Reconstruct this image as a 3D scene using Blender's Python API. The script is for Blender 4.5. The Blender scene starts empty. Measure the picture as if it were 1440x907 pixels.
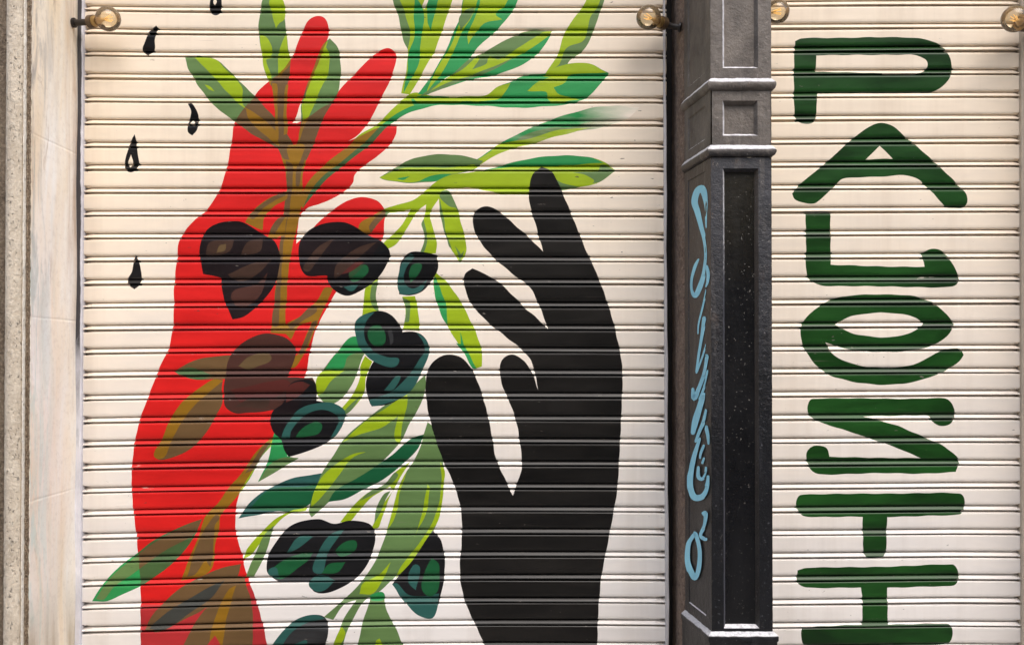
import bpy, bmesh, math, random
from mathutils import Vector, Matrix
from mathutils.geometry import delaunay_2d_cdt
import numpy as np
from mathutils import noise as mnoise
R = math.radians
random.seed(7)

# ------------------------------------------------------------------ camera, sky, sun, exposure
scene = bpy.context.scene
COL = scene.collection
F = 1410.0            # focal length, in widths of a 1440 px picture
EYE = 1.5             # eye height
PITCH = R(0.6)
V0 = 504.0 - F * math.tan(PITCH)   # row of the optical axis: a slightly raised (shifted) lens
cam_d = bpy.data.cameras.new("camera")
cam_d.sensor_width = 36.0
cam_d.lens = 36.0 * F / 1440.0
cam_d.shift_y = (V0 - 453.5) / 1440.0
cam_d.clip_start = 0.05
cam_d.clip_end = 500
cam = bpy.data.objects.new("camera", cam_d)
cam.location = (0, 0, EYE)
cam.rotation_euler = (math.pi / 2 + PITCH, 0, 0)
COL.objects.link(cam)
scene.camera = cam

SUN_EL, SUN_AZ = 55.0, 22.0     # height; degrees to the right of straight behind the viewer
world = bpy.data.worlds.new("World")
scene.world = world
world.use_nodes = True
wn = world.node_tree
bg = wn.nodes["Background"]
sky = wn.nodes.new("ShaderNodeTexSky")
sky.sky_type = 'NISHITA'
sky.sun_disc = False
sky.sun_elevation = R(SUN_EL)
sky.sun_rotation = R(180 - SUN_AZ)
sky.dust_density = 2.5
sky.ozone_density = 1.0
wn.links.new(sky.outputs[0], bg.inputs[0])
bg.inputs[1].default_value = 0.15
sun_d = bpy.data.lights.new("sun", 'SUN')
sun_d.energy = 1.0
sun_d.angle = R(50)
sun_d.color = (1.0, 0.955, 0.90)
sun = bpy.data.objects.new("sun", sun_d)
COL.objects.link(sun)
sd = Vector((math.sin(R(SUN_AZ)) * math.cos(R(SUN_EL)), -math.cos(R(SUN_AZ)) * math.cos(R(SUN_EL)), math.sin(R(SUN_EL))))
sun.location = sd * 20
sun.rotation_euler = sd.to_track_quat('Z', 'Y').to_euler()

vs = scene.view_settings
vs.view_transform = 'Standard'
vs.look = 'None'
vs.gamma = 1.0
vs.use_curve_mapping = False
vs.exposure = 1.19
scene.render.resolution_x = 1024
scene.render.resolution_y = 644
scene.cycles.max_bounces = 8
scene.cycles.transparent_max_bounces = 12

# ------------------------------------------------------------------ helpers
def at(u, v, y):
    """world point seen at photograph pixel (u, v) on the plane Y = y"""
    cx, cy = (u - 720.0) / F, (V0 - v) / F
    c, s = math.cos(PITCH), math.sin(PITCH)
    dy, dz = c - cy * s, s + cy * c
    t = y / dy
    return Vector((cx * t, y, EYE + dz * t))
def X(u, y, v=453.5): return at(u, v, y).x
def Z(v, y): return at(720, v, y).z

def lin(c):
    out = []
    for x in c:
        x = x / 255.0
        out.append(x / 12.92 if x <= 0.04045 else ((x + 0.055) / 1.055) ** 2.4)
    return out

def tag(o, label=None, cat=None, group=None, kind=None):
    if label: o['label'] = label
    if cat: o['category'] = cat
    if group: o['group'] = group
    if kind: o['kind'] = kind
    return o

def empty(name, loc):
    o = bpy.data.objects.new(name, None)
    o.empty_display_size = 0.1
    o.location = loc
    COL.objects.link(o)
    return o

def link(name, me, mats, parent=None):
    for m in (mats if isinstance(mats, list) else [mats]):
        me.materials.append(m)
    o = bpy.data.objects.new(name, me)
    COL.objects.link(o)
    if parent is not None:
        o.parent = parent
        # children are modelled in world coordinates
        q = parent
        off = Vector((0, 0, 0))
        while q is not None:
            off += q.location
            q = q.parent
        o.location = -off
    return o

def obj(name, bm, mats, parent=None, smooth=False, angle=None):
    me = bpy.data.meshes.new(name)
    bmesh.ops.recalc_face_normals(bm, faces=bm.faces)
    if smooth:
        for f in bm.faces: f.smooth = True
        if angle:
            for e in bm.edges:
                if len(e.link_faces) == 2 and e.calc_face_angle(0) > R(angle): e.smooth = False
    bm.to_mesh(me)
    bm.free()
    return link(name, me, mats, parent)

def box(bm, x0, x1, y0, y1, z0, z1, bev=0.0):
    g = bmesh.ops.create_cube(bm, size=1.0)
    for v in g['verts']:
        v.co = Vector(((x0 + x1) / 2 + v.co.x * (x1 - x0), (y0 + y1) / 2 + v.co.y * (y1 - y0), (z0 + z1) / 2 + v.co.z * (z1 - z0)))
    if bev:
        es = list({e for v in g['verts'] for e in v.link_edges})
        bmesh.ops.bevel(bm, geom=es, offset=bev, segments=2, profile=0.6, affect='EDGES')

def lathe(bm, p, axis, prof, seg=32):
    """prof: (distance along axis, radius)"""
    axis = axis.normalized()
    a = axis.orthogonal().normalized(); b = axis.cross(a)
    rings = []
    for d, r in prof:
        if r < 1e-5:
            rings.append([bm.verts.new(p + axis * d)])
        else:
            rings.append([bm.verts.new(p + axis * d + (a * math.cos(2 * math.pi * i / seg) + b * math.sin(2 * math.pi * i / seg)) * r) for i in range(seg)])
    for r0, r1 in zip(rings, rings[1:]):
        for i in range(seg):
            j = (i + 1) % seg
            if len(r0) == 1 and len(r1) == 1: continue
            if len(r0) == 1: bm.faces.new((r0[0], r1[i], r1[j]))
            elif len(r1) == 1: bm.faces.new((r0[i], r1[0], r0[j]))
            else: bm.faces.new((r0[i], r1[i], r1[j], r0[j]))

def tube(bm, pts, r, seg=10, cap=True):
    rings = []
    n = len(pts)
    for i, p in enumerate(pts):
        t = (pts[min(i + 1, n - 1)] - pts[max(i - 1, 0)]).normalized()
        a = t.cross(Vector((0.13, 0.3, 0.94))).normalized(); b = t.cross(a)
        rings.append([bm.verts.new(p + (a * math.cos(2 * math.pi * k / seg) + b * math.sin(2 * math.pi * k / seg)) * r) for k in range(seg)])
    for r0, r1 in zip(rings, rings[1:]):
        for k in range(seg):
            bm.faces.new((r0[k], r1[k], r1[(k + 1) % seg], r0[(k + 1) % seg]))
    if cap:
        bm.faces.new(rings[0]); bm.faces.new(rings[-1])

# ------------------------------------------------------------------ materials
class NT:
    def __init__(s, name):
        s.m = bpy.data.materials.new(name)
        s.m.use_nodes = True
        s.t = s.m.node_tree
        s.b = s.t.nodes["Principled BSDF"]
        s.out = s.t.nodes["Material Output"]
        s.tc = s.t.nodes.new("ShaderNodeNewGeometry")
    def n(s, kind, **kw):
        x = s.t.nodes.new(kind)
        for k, v in kw.items(): setattr(x, k, v)
        return x
    def l(s, a, b): s.t.links.new(a, b)
    def noise(s, scale, detail=4.0, rough=0.55, stretch=None, dist=0.0, off=(0, 0, 0)):
        mp = s.n("ShaderNodeMapping")
        mp.inputs['Scale'].default_value = stretch or (1, 1, 1)
        mp.inputs['Location'].default_value = off
        s.l(s.tc.outputs['Position'], mp.inputs['Vector'])
        t = s.n("ShaderNodeTexNoise")
        t.inputs['Scale'].default_value = scale
        t.inputs['Detail'].default_value = detail
        t.inputs['Roughness'].default_value = rough
        t.inputs['Distortion'].default_value = dist
        s.l(mp.outputs[0], t.inputs['Vector'])
        return t.outputs[0]
    def ramp(s, x, stops, interp='LINEAR'):
        r = s.n("ShaderNodeValToRGB")
        r.color_ramp.interpolation = interp
        e = r.color_ramp.elements
        while len(e) < len(stops): e.new(0.5)
        for k, (p, c) in enumerate(stops):
            e[k].position = p
            e[k].color = (*c, 1.0) if hasattr(c, '__len__') else (c, c, c, 1.0)
        s.l(x, r.inputs[0])
        return r.outputs[0]
    def mix(s, fac, a, b, mode='MIX'):
        m = s.n("ShaderNodeMix", data_type='RGBA', blend_type=mode)
        for sock, val in ((m.inputs[0], fac), (m.inputs[6], a), (m.inputs[7], b)):
            if hasattr(val, 'is_linked'): s.l(val, sock)
            elif hasattr(val, '__len__'): sock.default_value = (*val[:3], 1.0)
            else: sock.default_value = val
        return m.outputs[2]
    def math(s, op, a, b=0.5, c=None):
        m = s.n("ShaderNodeMath", operation=op)
        for sock, val in ((m.inputs[0], a), (m.inputs[1], b), (m.inputs[2], c)):
            if val is None: continue
            if hasattr(val, 'is_linked'): s.l(val, sock)
            else: sock.default_value = val
        return m.outputs[0]
    def mapr(s, x, a, b, c=0.0, d=1.0, smooth=False):
        m = s.n("ShaderNodeMapRange")
        if smooth: m.interpolation_type = 'SMOOTHSTEP'
        s.l(x, m.inputs[0])
        for i, val in enumerate((a, b, c, d)): m.inputs[i + 1].default_value = val
        return m.outputs[0]
    def xyz(s, sock=None):
        x = s.n("ShaderNodeSeparateXYZ")
        s.l(sock or s.tc.outputs['Position'], x.inputs[0])
        return x.outputs
    def bump(s, h, strength, dist):
        b = s.n("ShaderNodeBump")
        b.inputs['Strength'].default_value = strength
        b.inputs['Distance'].default_value = dist
        s.l(h, b.inputs['Height'])
        s.l(b.outputs[0], s.b.inputs['Normal'])
    def setc(s, c):
        if hasattr(c, 'is_linked'): s.l(c, s.b.inputs['Base Color'])
        else: s.b.inputs['Base Color'].default_value = (*c[:3], 1.0)

RGB = {   # paints (as seen, sRGB)
 'cream': (237, 229, 217), 'red': (206, 19, 15), 'red2': (172, 40, 42), 'black': (19, 16, 12),
 'L': (146, 170, 8), 'S': (93, 122, 68), 'E': (38, 140, 72), 'D': (6, 84, 46), 'T': (36, 84, 76),
 'K': (14, 13, 14), 'K2': (46, 42, 32), 'K3': (46, 46, 46), 'G': (10, 80, 40), 'B': (58, 38, 28), 'B2': (80, 78, 46), 'B3': (72, 28, 20),
 'letter': (17, 62, 12), 'drop': (14, 12, 12)}
OVER = {'L': .66, 'S': .72, 'E': .76, 'D': .8, 'T': .8, 'K': .95, 'K2': .92, 'K3': .9, 'G': .85, 'B': .93, 'B2': .9, 'B3': .95}
PAINT = {}
def paint(key, over=False, fade=False):
    over = over and key in OVER
    kk = (key, over, fade)
    if kk in PAINT: return PAINT[kk]
    c = RGB[key]
    if over:
        w = OVER[key]; r = RGB['red']
        c = tuple((w * a + (1 - w) * b) * (0.82 if w < .85 else 1.0) for a, b in zip(c, r))
    c = lin(c)
    nt = NT('paint_' + key + ('_over_red' if over else ''))
    n1 = nt.noise(5.0, 5, 0.6, (0.5, 1, 2.2), 0.4)
    n2 = nt.noise(60.0, 4, 0.6, (0.25, 1, 1))
    dark = key in ('black', 'K', 'drop', 'K3', 'K2', 'letter')
    amp = 0.6 if dark else (0.20 if key != 'cream' else 0.06)
    col = nt.mix(nt.mapr(n1, 0.3, 0.7), [x * (1 - amp) for x in c], [min(1, x * (1 + amp) + (0.003 if dark else 0)) for x in c])
    col = nt.mix(nt.mapr(n2, 0.35, 0.75, 0, 0.10), col, [x * 0.72 for x in c])
    # street dirt: sparse specks and short scuffs, soot lying in the folds of the slats
    sp = nt.mapr(nt.noise(95.0, 2, 0.5, (0.4, 1, 1), 0, (3, 1, 7)), 0.735, 0.76)
    clump = nt.mapr(nt.noise(3.0, 2, 0.5), 0.5, 0.62)
    col = nt.mix(nt.math('MULTIPLY', nt.math('MULTIPLY', sp, clump), 0.75), col, lin((70, 60, 52)) if not dark else lin((120, 112, 104)))
    sc = nt.mapr(nt.noise(5, 3, .55, (.8, 1, 34), 0, (1, 6, 2)), .70, .74)
    scm = nt.mapr(nt.noise(2.2, 3, .5, (1, 1, 1.6), 0, (6, 2, 8)), .52, .64)
    col = nt.mix(nt.math('MULTIPLY', nt.math('MULTIPLY', sc, scm), .45), col, lin((128, 118, 108)) if key != 'cream' else lin((150, 136, 122)))
    if key != 'cream':      # paint rubbed through on the ribs by the slats rolling over each other
        nz = nt.xyz(nt.tc.outputs['Normal'])[2]
        ch = nt.mapr(nt.noise(30, 5, .7, (.35, 1, 1), 0, (2, 9, 5)), .66, .70)
        col = nt.mix(nt.math('MULTIPLY', nt.math('MULTIPLY', nt.mapr(nz, .30, .40), ch), .5), col, lin((196, 184, 168)))
    if key == 'cream':
        drip = nt.mapr(nt.noise(9.0, 5, 0.65, (1.0, 1, 0.06), 0.2), 0.50, 0.78, 0, 0.26)
        col = nt.mix(drip, col, lin((176, 160, 140)))
        # the light's drift from warm above to cool below, tinted into the base coat
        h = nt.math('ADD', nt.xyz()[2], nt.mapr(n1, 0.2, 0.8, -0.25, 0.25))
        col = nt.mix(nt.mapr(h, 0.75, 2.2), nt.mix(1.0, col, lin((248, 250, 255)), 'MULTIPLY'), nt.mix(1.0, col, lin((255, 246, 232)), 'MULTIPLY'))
    if fade:   # spray that ran out towards the tip
        x = nt.xyz()[0]
        f = nt.math('ADD', nt.mapr(x, X(812, 3.5), X(893, 3.5)), nt.mapr(nt.noise(14, 4, 0.6, (0.5, 1, 3)), 0.3, 0.7, -0.15, 0.15))
        col = nt.mix(f, col, lin((246, 232, 212)))
    nt.setc(col)
    rr = nt.mapr(n1, 0.25, 0.75, 0.28, 0.42) if dark else nt.mapr(n1, 0.25, 0.75, 0.40, 0.58)
    nt.l(rr, nt.b.inputs['Roughness'])
    nt.b.inputs['Specular IOR Level'].default_value = 0.32 if dark else 0.36
    h = nt.math('ADD', nt.noise(22, 3, 0.5, (0.35, 1, 1)), nt.math('MULTIPLY', nt.noise(160, 2, 0.5), 0.12))
    nt.bump(h, 0.25, 0.0022)
    PAINT[kk] = nt.m
    return nt.m

def m_stone(name, base, dark, light, scale=9, bump=0.012, fine=70):
    nt = NT(name)
    a = nt.noise(scale, 7, 0.65, (1, 1, .6), 0.6); b = nt.noise(fine, 5, 0.7)
    col = nt.mix(nt.mapr(a, 0.3, 0.72), lin(dark), lin(base))
    col = nt.mix(nt.mapr(b, 0.45, 0.75), col, lin(light))
    pit = nt.mapr(nt.noise(fine * 1.4, 3, 0.6, (1, 1, 0.5), 0, (5, 2, 1)), 0.62, 0.70)
    col = nt.mix(nt.math('MULTIPLY', pit, 0.6), col, lin([x * .45 for x in dark]))
    nt.setc(col)
    nt.b.inputs['Roughness'].default_value = 0.9
    nt.bump(nt.math('SUBTRACT', nt.math('ADD', a, nt.math('MULTIPLY', b, 0.7)), pit), 0.8, bump)
    return nt.m

def m_plaster():
    nt = NT('limewashed_plaster')
    a = nt.noise(2.6, 6, 0.62, (1, 2.4, .35), 0.5)
    b = nt.noise(5.5, 6, 0.65, (1, 3.0, .45), 0.8, (2, 7, 3))
    f = nt.noise(55, 5, 0.65)
    p = nt.xyz()
    col = nt.mix(nt.mapr(a, 0.36, 0.66), lin((246, 230, 202)), lin((254, 253, 247)))
    # overpainted tags: bluish grey and mint ghosts running down the reveal, more of them by the outer corner
    edge = nt.mapr(p[1], 3.36, 3.17)
    ghost = nt.math('MULTIPLY', nt.mapr(b, 0.46, 0.58, 0, 0.75), edge)
    col = nt.mix(ghost, col, nt.mix(nt.mapr(p[2], 1.3, 2.2), lin((212, 230, 220)), lin((156, 153, 150))))
    worn = nt.mapr(nt.noise(7, 6, 0.7, (1, 2.5, .5), 0.6, (9, 1, 4)), 0.60, 0.72, 0, 0.8)
    col = nt.mix(nt.math('MULTIPLY', worn, nt.mapr(p[2], 1.3, 2.4, 0.25, 1.0)), col, lin((168, 140, 108)))
    rim = nt.math('MULTIPLY', nt.math('MULTIPLY', nt.mapr(p[1], 3.36, 3.50), nt.mapr(p[2], 1.35, 1.9)), nt.mapr(nt.noise(6, 5, .6, (1, 4, .4), .5, (3, 3, 3)), .35, .6))
    col = nt.mix(nt.math('MULTIPLY', rim, .85), col, lin((180, 142, 104)))
    # bare stone showing low down and along the shutter guide
    low = nt.math('MULTIPLY', nt.mapr(p[2], 0.78, 0.55), nt.mapr(a, 0.42, 0.6))
    col = nt.mix(low, col, lin((190, 172, 140)))
    col = nt.mix(nt.mapr(f, 0.5, 0.8, 0, 0.25), col, lin((150, 132, 112)))
    nt.setc(col)
    nt.b.inputs['Roughness'].default_value = 0.85
    # faint joints between the jamb stones under the limewash
    br = nt.math('PINGPONG', nt.math('ADD', p[2], 0.11), 0.29)
    j = nt.mapr(br, 0.0, 0.006)
    nt.bump(nt.math('ADD', nt.math('ADD', a, nt.math('MULTIPLY', f, 0.35)), nt.math('MULTIPLY', j, 0.3)), 0.5, 0.005)
    return nt.m

def m_iron():
    nt = NT('painted_cast_iron')
    zc = Z(214, 3.15)
    p = nt.xyz()
    nrm = nt.xyz(nt.tc.outputs['Normal'])
    a = nt.noise(11, 6, 0.65, (1, 1, .7), 0.5); f = nt.noise(130, 4, 0.7)
    h = nt.math('ADD', p[2], nt.mapr(a, 0.2, 0.8, -0.12, 0.12))
    # newer glossy black coat below, old dusty taupe coat above, worn through around the collar
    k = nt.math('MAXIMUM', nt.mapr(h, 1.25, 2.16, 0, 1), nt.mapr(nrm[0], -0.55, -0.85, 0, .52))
    old = nt.mix(nt.mapr(a, 0.3, 0.7), lin((72, 65, 58)), lin((116, 107, 97)))
    new = nt.mix(nt.mapr(a, 0.3, 0.7), lin((8, 8, 10)), lin((18, 18, 21)))
    col = nt.mix(k, new, old)
    # under the collars the shaft was gone over in blue-black
    mid = nt.mix(nt.mapr(a, 0.3, 0.7), lin((28, 28, 30)), lin((56, 55, 58)))
    low = nt.mix(nt.mapr(h, 1.35, 2.0), new, mid)
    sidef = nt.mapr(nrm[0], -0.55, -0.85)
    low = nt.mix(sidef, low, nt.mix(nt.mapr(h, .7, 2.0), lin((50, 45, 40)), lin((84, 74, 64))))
    col = nt.mix(nt.mapr(p[2], zc - .02, zc + .02), low, col)
    sp = nt.mapr(nt.noise(95, 3, 0.6, (1, 1, 1), 0, (4, 4, 4)), 0.64, 0.72, 0, 0.6)
    col = nt.mix(sp, col, nt.mix(k, lin((96, 96, 100)), lin((150, 140, 130))))
    run = nt.mapr(nt.noise(26, 5, .65, (1, 1, .07), .3, (2, 5, 1)), .54, .78, 0, .4)
    col = nt.mix(run, col, nt.mix(k, lin((70, 70, 74)), lin((150, 140, 128))))
    chip = nt.mapr(nt.noise(34, 6, .75, (1, 1, .7), .6, (1, 8, 6)), .64, .66, 0, .7)
    col = nt.mix(chip, col, nt.mix(k, lin((78, 74, 72)), lin((86, 70, 56))))
    rust = nt.mapr(nt.noise(16, 6, 0.7, (1, 1, .6), 0.4, (8, 3, 1)), 0.60, 0.74, 0, 0.5)
    col = nt.mix(nt.math('MULTIPLY', rust, k), col, lin((92, 68, 48)))
    # pale dust that has settled on the upward ledges
    dust = nt.math('MULTIPLY', nt.mapr(nrm[2], 0.32, 0.55), nt.mapr(f, 0.2, 0.55, 0.4, 1.0))
    col = nt.mix(nt.math('MULTIPLY', dust, 0.85), col, lin((222, 220, 220)))
    nt.setc(col)
    nt.l(nt.mix(k, (0.30,) * 3, (0.62,) * 3), nt.b.inputs['Roughness'])
    nt.b.inputs['Specular IOR Level'].default_value = 0.5
    nt.bump(nt.math('ADD', nt.math('MULTIPLY', a, 0.6), nt.math('ADD', nt.math('MULTIPLY', f, 0.6), nt.math('MULTIPLY', nt.noise(48, 4, .6), .9))), 0.6, 0.006)
    return nt.m

def m_iron_panel():
    nt = NT('black_enamel_panel')
    a = nt.noise(9, 6, 0.65); p = nt.xyz()
    k = nt.mapr(nt.math('ADD', p[2], nt.mapr(a, .2, .8, -.15, .15)), 1.7, 2.2)
    col = nt.mix(nt.mapr(a, 0.3, 0.7), lin((6, 6, 7)), lin((17, 16, 17)))
    col = nt.mix(k, col, lin((40, 36, 26)))
    sp = nt.mapr(nt.noise(120, 3, 0.6, (1, 1, 1), 0, (4, 4, 4)), 0.66, 0.72, 0, 0.75)
    col = nt.mix(nt.math('MULTIPLY', sp, nt.mapr(p[2], 0.8, 1.6, .25, 1.)), col, lin((150, 146, 138)))
    nt.setc(col)
    nt.l(nt.mapr(nt.noise(7, 5, .6, (1, 1, .25), .4), .3, .7, .16, .5), nt.b.inputs['Roughness'])
    nt.b.inputs['Specular IOR Level'].default_value = 0.4
    nt.bump(nt.math('ADD', a, nt.math('MULTIPLY', nt.noise(90, 4, .6), .5)), 0.6, 0.003)
    return nt.m

def m_plain(name, c, rough=0.6, metal=0.0, var=0.25, bump=0.002, scale=20):
    nt = NT(name)
    a = nt.noise(scale, 6, 0.65, (1, 1, .5), .4)
    c = lin(c)
    nt.setc(nt.mix(nt.mapr(a, 0.3, 0.7), [x * (1 - var) for x in c], [min(1, x * (1 + var)) for x in c]))
    nt.b.inputs['Roughness'].default_value = rough
    nt.b.inputs['Metallic'].default_value = metal
    nt.bump(nt.math('ADD', a, nt.math('MULTIPLY', nt.noise(scale * 6, 4, .6), .4)), 0.5, bump)
    return nt.m

def m_glass():
    nt = NT('amber_bulb_glass')
    tr = nt.n("ShaderNodeBsdfTransparent"); gl = nt.n("ShaderNodeBsdfGlossy")
    lw = nt.n("ShaderNodeLayerWeight"); lw.inputs[0].default_value = 0.5
    c = nt.ramp(lw.outputs['Facing'], [(0.0, (0.99, 0.94, 0.82)), (0.55, (0.96, 0.86, 0.68)), (1.0, (0.62, 0.44, 0.24))])
    nt.l(c, tr.inputs[0])
    gl.inputs['Roughness'].default_value = 0.04
    fr = nt.n("ShaderNodeFresnel"); fr.inputs[0].default_value = 1.5
    mx = nt.n("ShaderNodeMixShader")
    df = nt.n("ShaderNodeBsdfDiffuse"); df.inputs[0].default_value = (.74, .53, .30, 1)
    m2 = nt.n("ShaderNodeMixShader"); m2.inputs[0].default_value = .2
    nt.l(tr.outputs[0], m2.inputs[1]); nt.l(df.outputs[0], m2.inputs[2])
    nt.l(fr.outputs[0], mx.inputs[0]); nt.l(m2.outputs[0], mx.inputs[1]); nt.l(gl.outputs[0], mx.inputs[2])
    nt.l(mx.outputs[0], nt.out.inputs[0])
    return nt.m

def m_emit(name, c, s):
    nt = NT(name)
    nt.b.inputs['Base Color'].default_value = (*c, 1)
    nt.b.inputs['Emission Color'].default_value = (*c, 1)
    nt.b.inputs['Emission Strength'].default_value = s
    return nt.m

M_STONE = m_stone('weathered_stone', (214, 200, 178), (176, 160, 138), (226, 214, 194), 10, .007, 90)
M_STONE_D = m_stone('sooty_stone', (124, 108, 88), (78, 64, 50), (150, 134, 112), 12, .008, 110)
M_FILLET = m_stone('pale_stone_fillet', (242, 234, 218), (216, 204, 184), (250, 244, 234), 20, .004, 120)
M_STONE_G = m_stone('dirty_groove_stone', (150, 128, 102), (84, 66, 50), (200, 182, 156), 60, .012, 160)
M_PLAST = m_plaster()
M_BROWN = m_stone('brown_render', (132, 112, 96), (84, 68, 56), (150, 130, 112), 14, 0.010, 90)
M_DARK = m_plain('dark_recess_paint', (16, 11, 9), 0.8, var=.4)
M_IRON = m_iron()
M_PANEL = m_iron_panel()
M_RAIL = m_plain('grey_rail_paint', (190, 186, 184), 0.5, var=.14)
def m_worn():
    nt = NT('chipped_pale_edge')
    p = nt.xyz(); nrm = nt.xyz(nt.tc.outputs['Normal'])
    a = nt.noise(60, 5, .65)
    col = nt.mix(nt.mapr(a, .3, .7), lin((150, 146, 146)), lin((232, 230, 230)))
    # the lower standing edges went under the black coat; only the ledges stay pale with dust
    k = nt.math('MULTIPLY', nt.mapr(nrm[2], .35, .15), nt.mapr(nt.math('ADD', p[2], nt.mapr(a, .2, .8, -.2, .2)), 2.05, 1.75))
    nt.setc(nt.mix(k, col, lin((66, 66, 72))))
    nt.b.inputs['Roughness'].default_value = .7
    nt.bump(a, .6, .003)
    return nt.m
M_WORN = m_worn()
def m_rail_left():
    nt = NT('grey_rail_with_sooty_corner')
    p = nt.xyz(); a = nt.noise(14, 6, .65, (1, 1, .5), .4)
    col = nt.mix(nt.mapr(a, .3, .7), lin((186, 184, 190)), lin((226, 224, 228)))
    zz = nt.math('ADD', p[2], nt.mapr(a, .25, .75, -.25, .25))
    xl = nt.math('ADD', p[0], nt.mapr(a, .25, .75, -.004, .004))
    edge = X(113.6, 3.49)
    soot = nt.math('MULTIPLY', nt.mapr(xl, edge + .0015, edge - .0015), nt.mapr(zz, 1.25, 1.6))
    nt.setc(nt.mix(soot, col, lin((58, 56, 58))))
    nt.b.inputs['Roughness'].default_value = .55
    nt.bump(a, .4, .003)
    return nt.m
M_RAIL_L = m_rail_left()
M_RAIL_C = m_plain('cream_rail_paint', (196, 182, 162), 0.5, var=.14)
M_TAG = m_plain('sky_blue_spray', (158, 228, 247), 0.5, var=.12)
M_ARM = m_plain('black_bracket_metal', (34, 28, 24), 0.5, var=.3)
M_SOCK = m_plain('brown_socket', (88, 70, 50), 0.45, var=.25)
M_BRASS = m_plain('bulb_cap_brass', (170, 140, 90), 0.35, 0.8, var=.15)
M_GLASS = m_glass()
M_FIL = m_emit('amber_filament', (1.0, 0.62, 0.20), 0.3)
M_STEM = m_plain('filament_glass_stem', (214, 178, 120), 0.3, var=.1)
M_OPP = m_stone('sky_block_render', (168, 158, 144), (140, 130, 116), (186, 178, 166), 2, .004, 60)
M_PAVE = m_stone('paving_stone', (150, 146, 142), (118, 114, 110), (168, 164, 158), 3, 0.01, 40)

# ------------------------------------------------------------------ setting
HT = 3.75              # underside of the lintel
YS = 3.50              # plane of the shutter slats
bm = bmesh.new()
box(bm, -14, 14, -9, 3.9, -0.2, 0.0)
tag(obj('pavement', bm, M_PAVE), kind='structure')

# unseen house added behind the viewer to block low sky from the shutters
opp = empty('sky_block_house', (0, -4.5, 0))
tag(opp, 'unseen rendered house added across the street to block low sky', 'building')
bm = bmesh.new(); box(bm, -14, 14, -6.0, -4.5, 0.0, 7.2); obj('wall', bm, M_OPP, opp)  # wall of the added house, blocks low sky
for wx in (-9, -6, -3, 0, 3, 6, 9):
    for wz in (1.2, 4.4):
        bm = bmesh.new(); box(bm, wx - .62, wx + .62, -4.5, -4.42, wz - .2, wz + 2.0, .01); wo = obj('sky_block_window', bm, M_RAIL_C, opp)
        bm = bmesh.new(); box(bm, wx - .5, wx + .5, -4.419, -4.41, wz - .08, wz + 1.88); obj('sky_block_pane', bm, M_DARK, wo)

# ------------------------------------------------------------------ roller shutters: slats, and the mural traced on them
LEFT_COLS = [(96, 14.2, 433.7, 824.9), (118, 14.8, 433.3, 824.2), (200, 16.5, 432.5, 822.2), (300, 17.4, 432.0, 819.8), (400, 17.6, 431.8, 817.8),
             (550, 17.7, 431.7, 816.0), (690, 17.7, 432.0, 815.1), (840, 17.7, 432.3, 815.3), (935, 17.4, 432.5, 815.8), (960, 17.3, 432.6, 816.0)]
RIGHT_COLS = [(1040, 9.9, 429.3, 818.6), (1090, 9.6, 429.0, 818.0), (1180, 8.8, 428.5, 817.2), (1340, 8.0, 427.8, 815.6), (1435, 8.1, 427.6, 816.2), (1460, 8.1, 427.6, 816.4)]
# one slat, as (share of the pitch below the joint, mm towards the street)
PROF = [(0.0, -18.0), (0.95, -18.0), (1.2, -2.4), (2.0, -0.9), (3.2, -0.2), (4.4, 0.0), (18.8, 0.0), (21.2, -0.6), (22.5, -1.9), (23.3, -3.4),
        (23.7, -5.0), (23.85, -15.0), (25.4, -15.0), (25.65, -6.4), (27.2, -3.0), (28.9, -0.2), (29.9, 0.9), (30.2, 0.5), (30.4, -18.0)]
PX = np.array([p[0] / 32.0 for p in PROF] + [1.0]); PD = np.array([p[1] for p in PROF] + [-18.0])

def joint_coeff(cols, u):
    us = np.array([c[0] for c in cols], float)
    y0, y1, y2 = (np.interp(u, us, [c[i] for c in cols]) for i in (1, 2, 3))
    # quadratic through k = 0, 13, 25
    d1 = (y1 - y0) / 13.0; d2 = (y2 - y1) / 12.0
    q = (d2 - d1) / 25.0
    return y0, d1 - 13.0 * q, q          # y = a + b k + q k^2

def smooth_poly(pts, step=3.5, lim=62):
    n = len(pts)
    P = [Vector((p[0], p[1])) for p in pts]
    tang, sharp = [], []
    for i in range(n):
        a = P[i] - P[i - 1]; b = P[(i + 1) % n] - P[i]
        if a.length < 1e-6 or b.length < 1e-6: tang.append(b); sharp.append(True); continue
        a.normalize(); b.normalize()
        ang = math.degrees(a.angle(b, 0))
        sharp.append(ang > lim)
        t = a + b
        tang.append(t.normalized() if t.length > 1e-6 else b)
    out = []
    for i in range(n):
        p, q = P[i], P[(i + 1) % n]
        L = (q - p).length
        d = (q - p).normalized() if L > 0 else Vector((0, 0))
        j = (i + 1) % n
        m0 = d * L if sharp[i] else tang[i] * min(L, 1.6 * (P[i] - P[i - 1]).length)
        m1 = d * L if sharp[j] else tang[j] * min(L, 1.6 * (P[(j + 1) % n] - P[j]).length)
        k = max(1, int(L / step))
        for s in range(k):
            t = s / k
            h = (2 * t**3 - 3 * t**2 + 1) * p + (t**3 - 2 * t**2 + t) * m0 + (-2 * t**3 + 3 * t**2) * q + (t**3 - t**2) * m1
            out.append((h.x, h.y))
    return out

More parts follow.
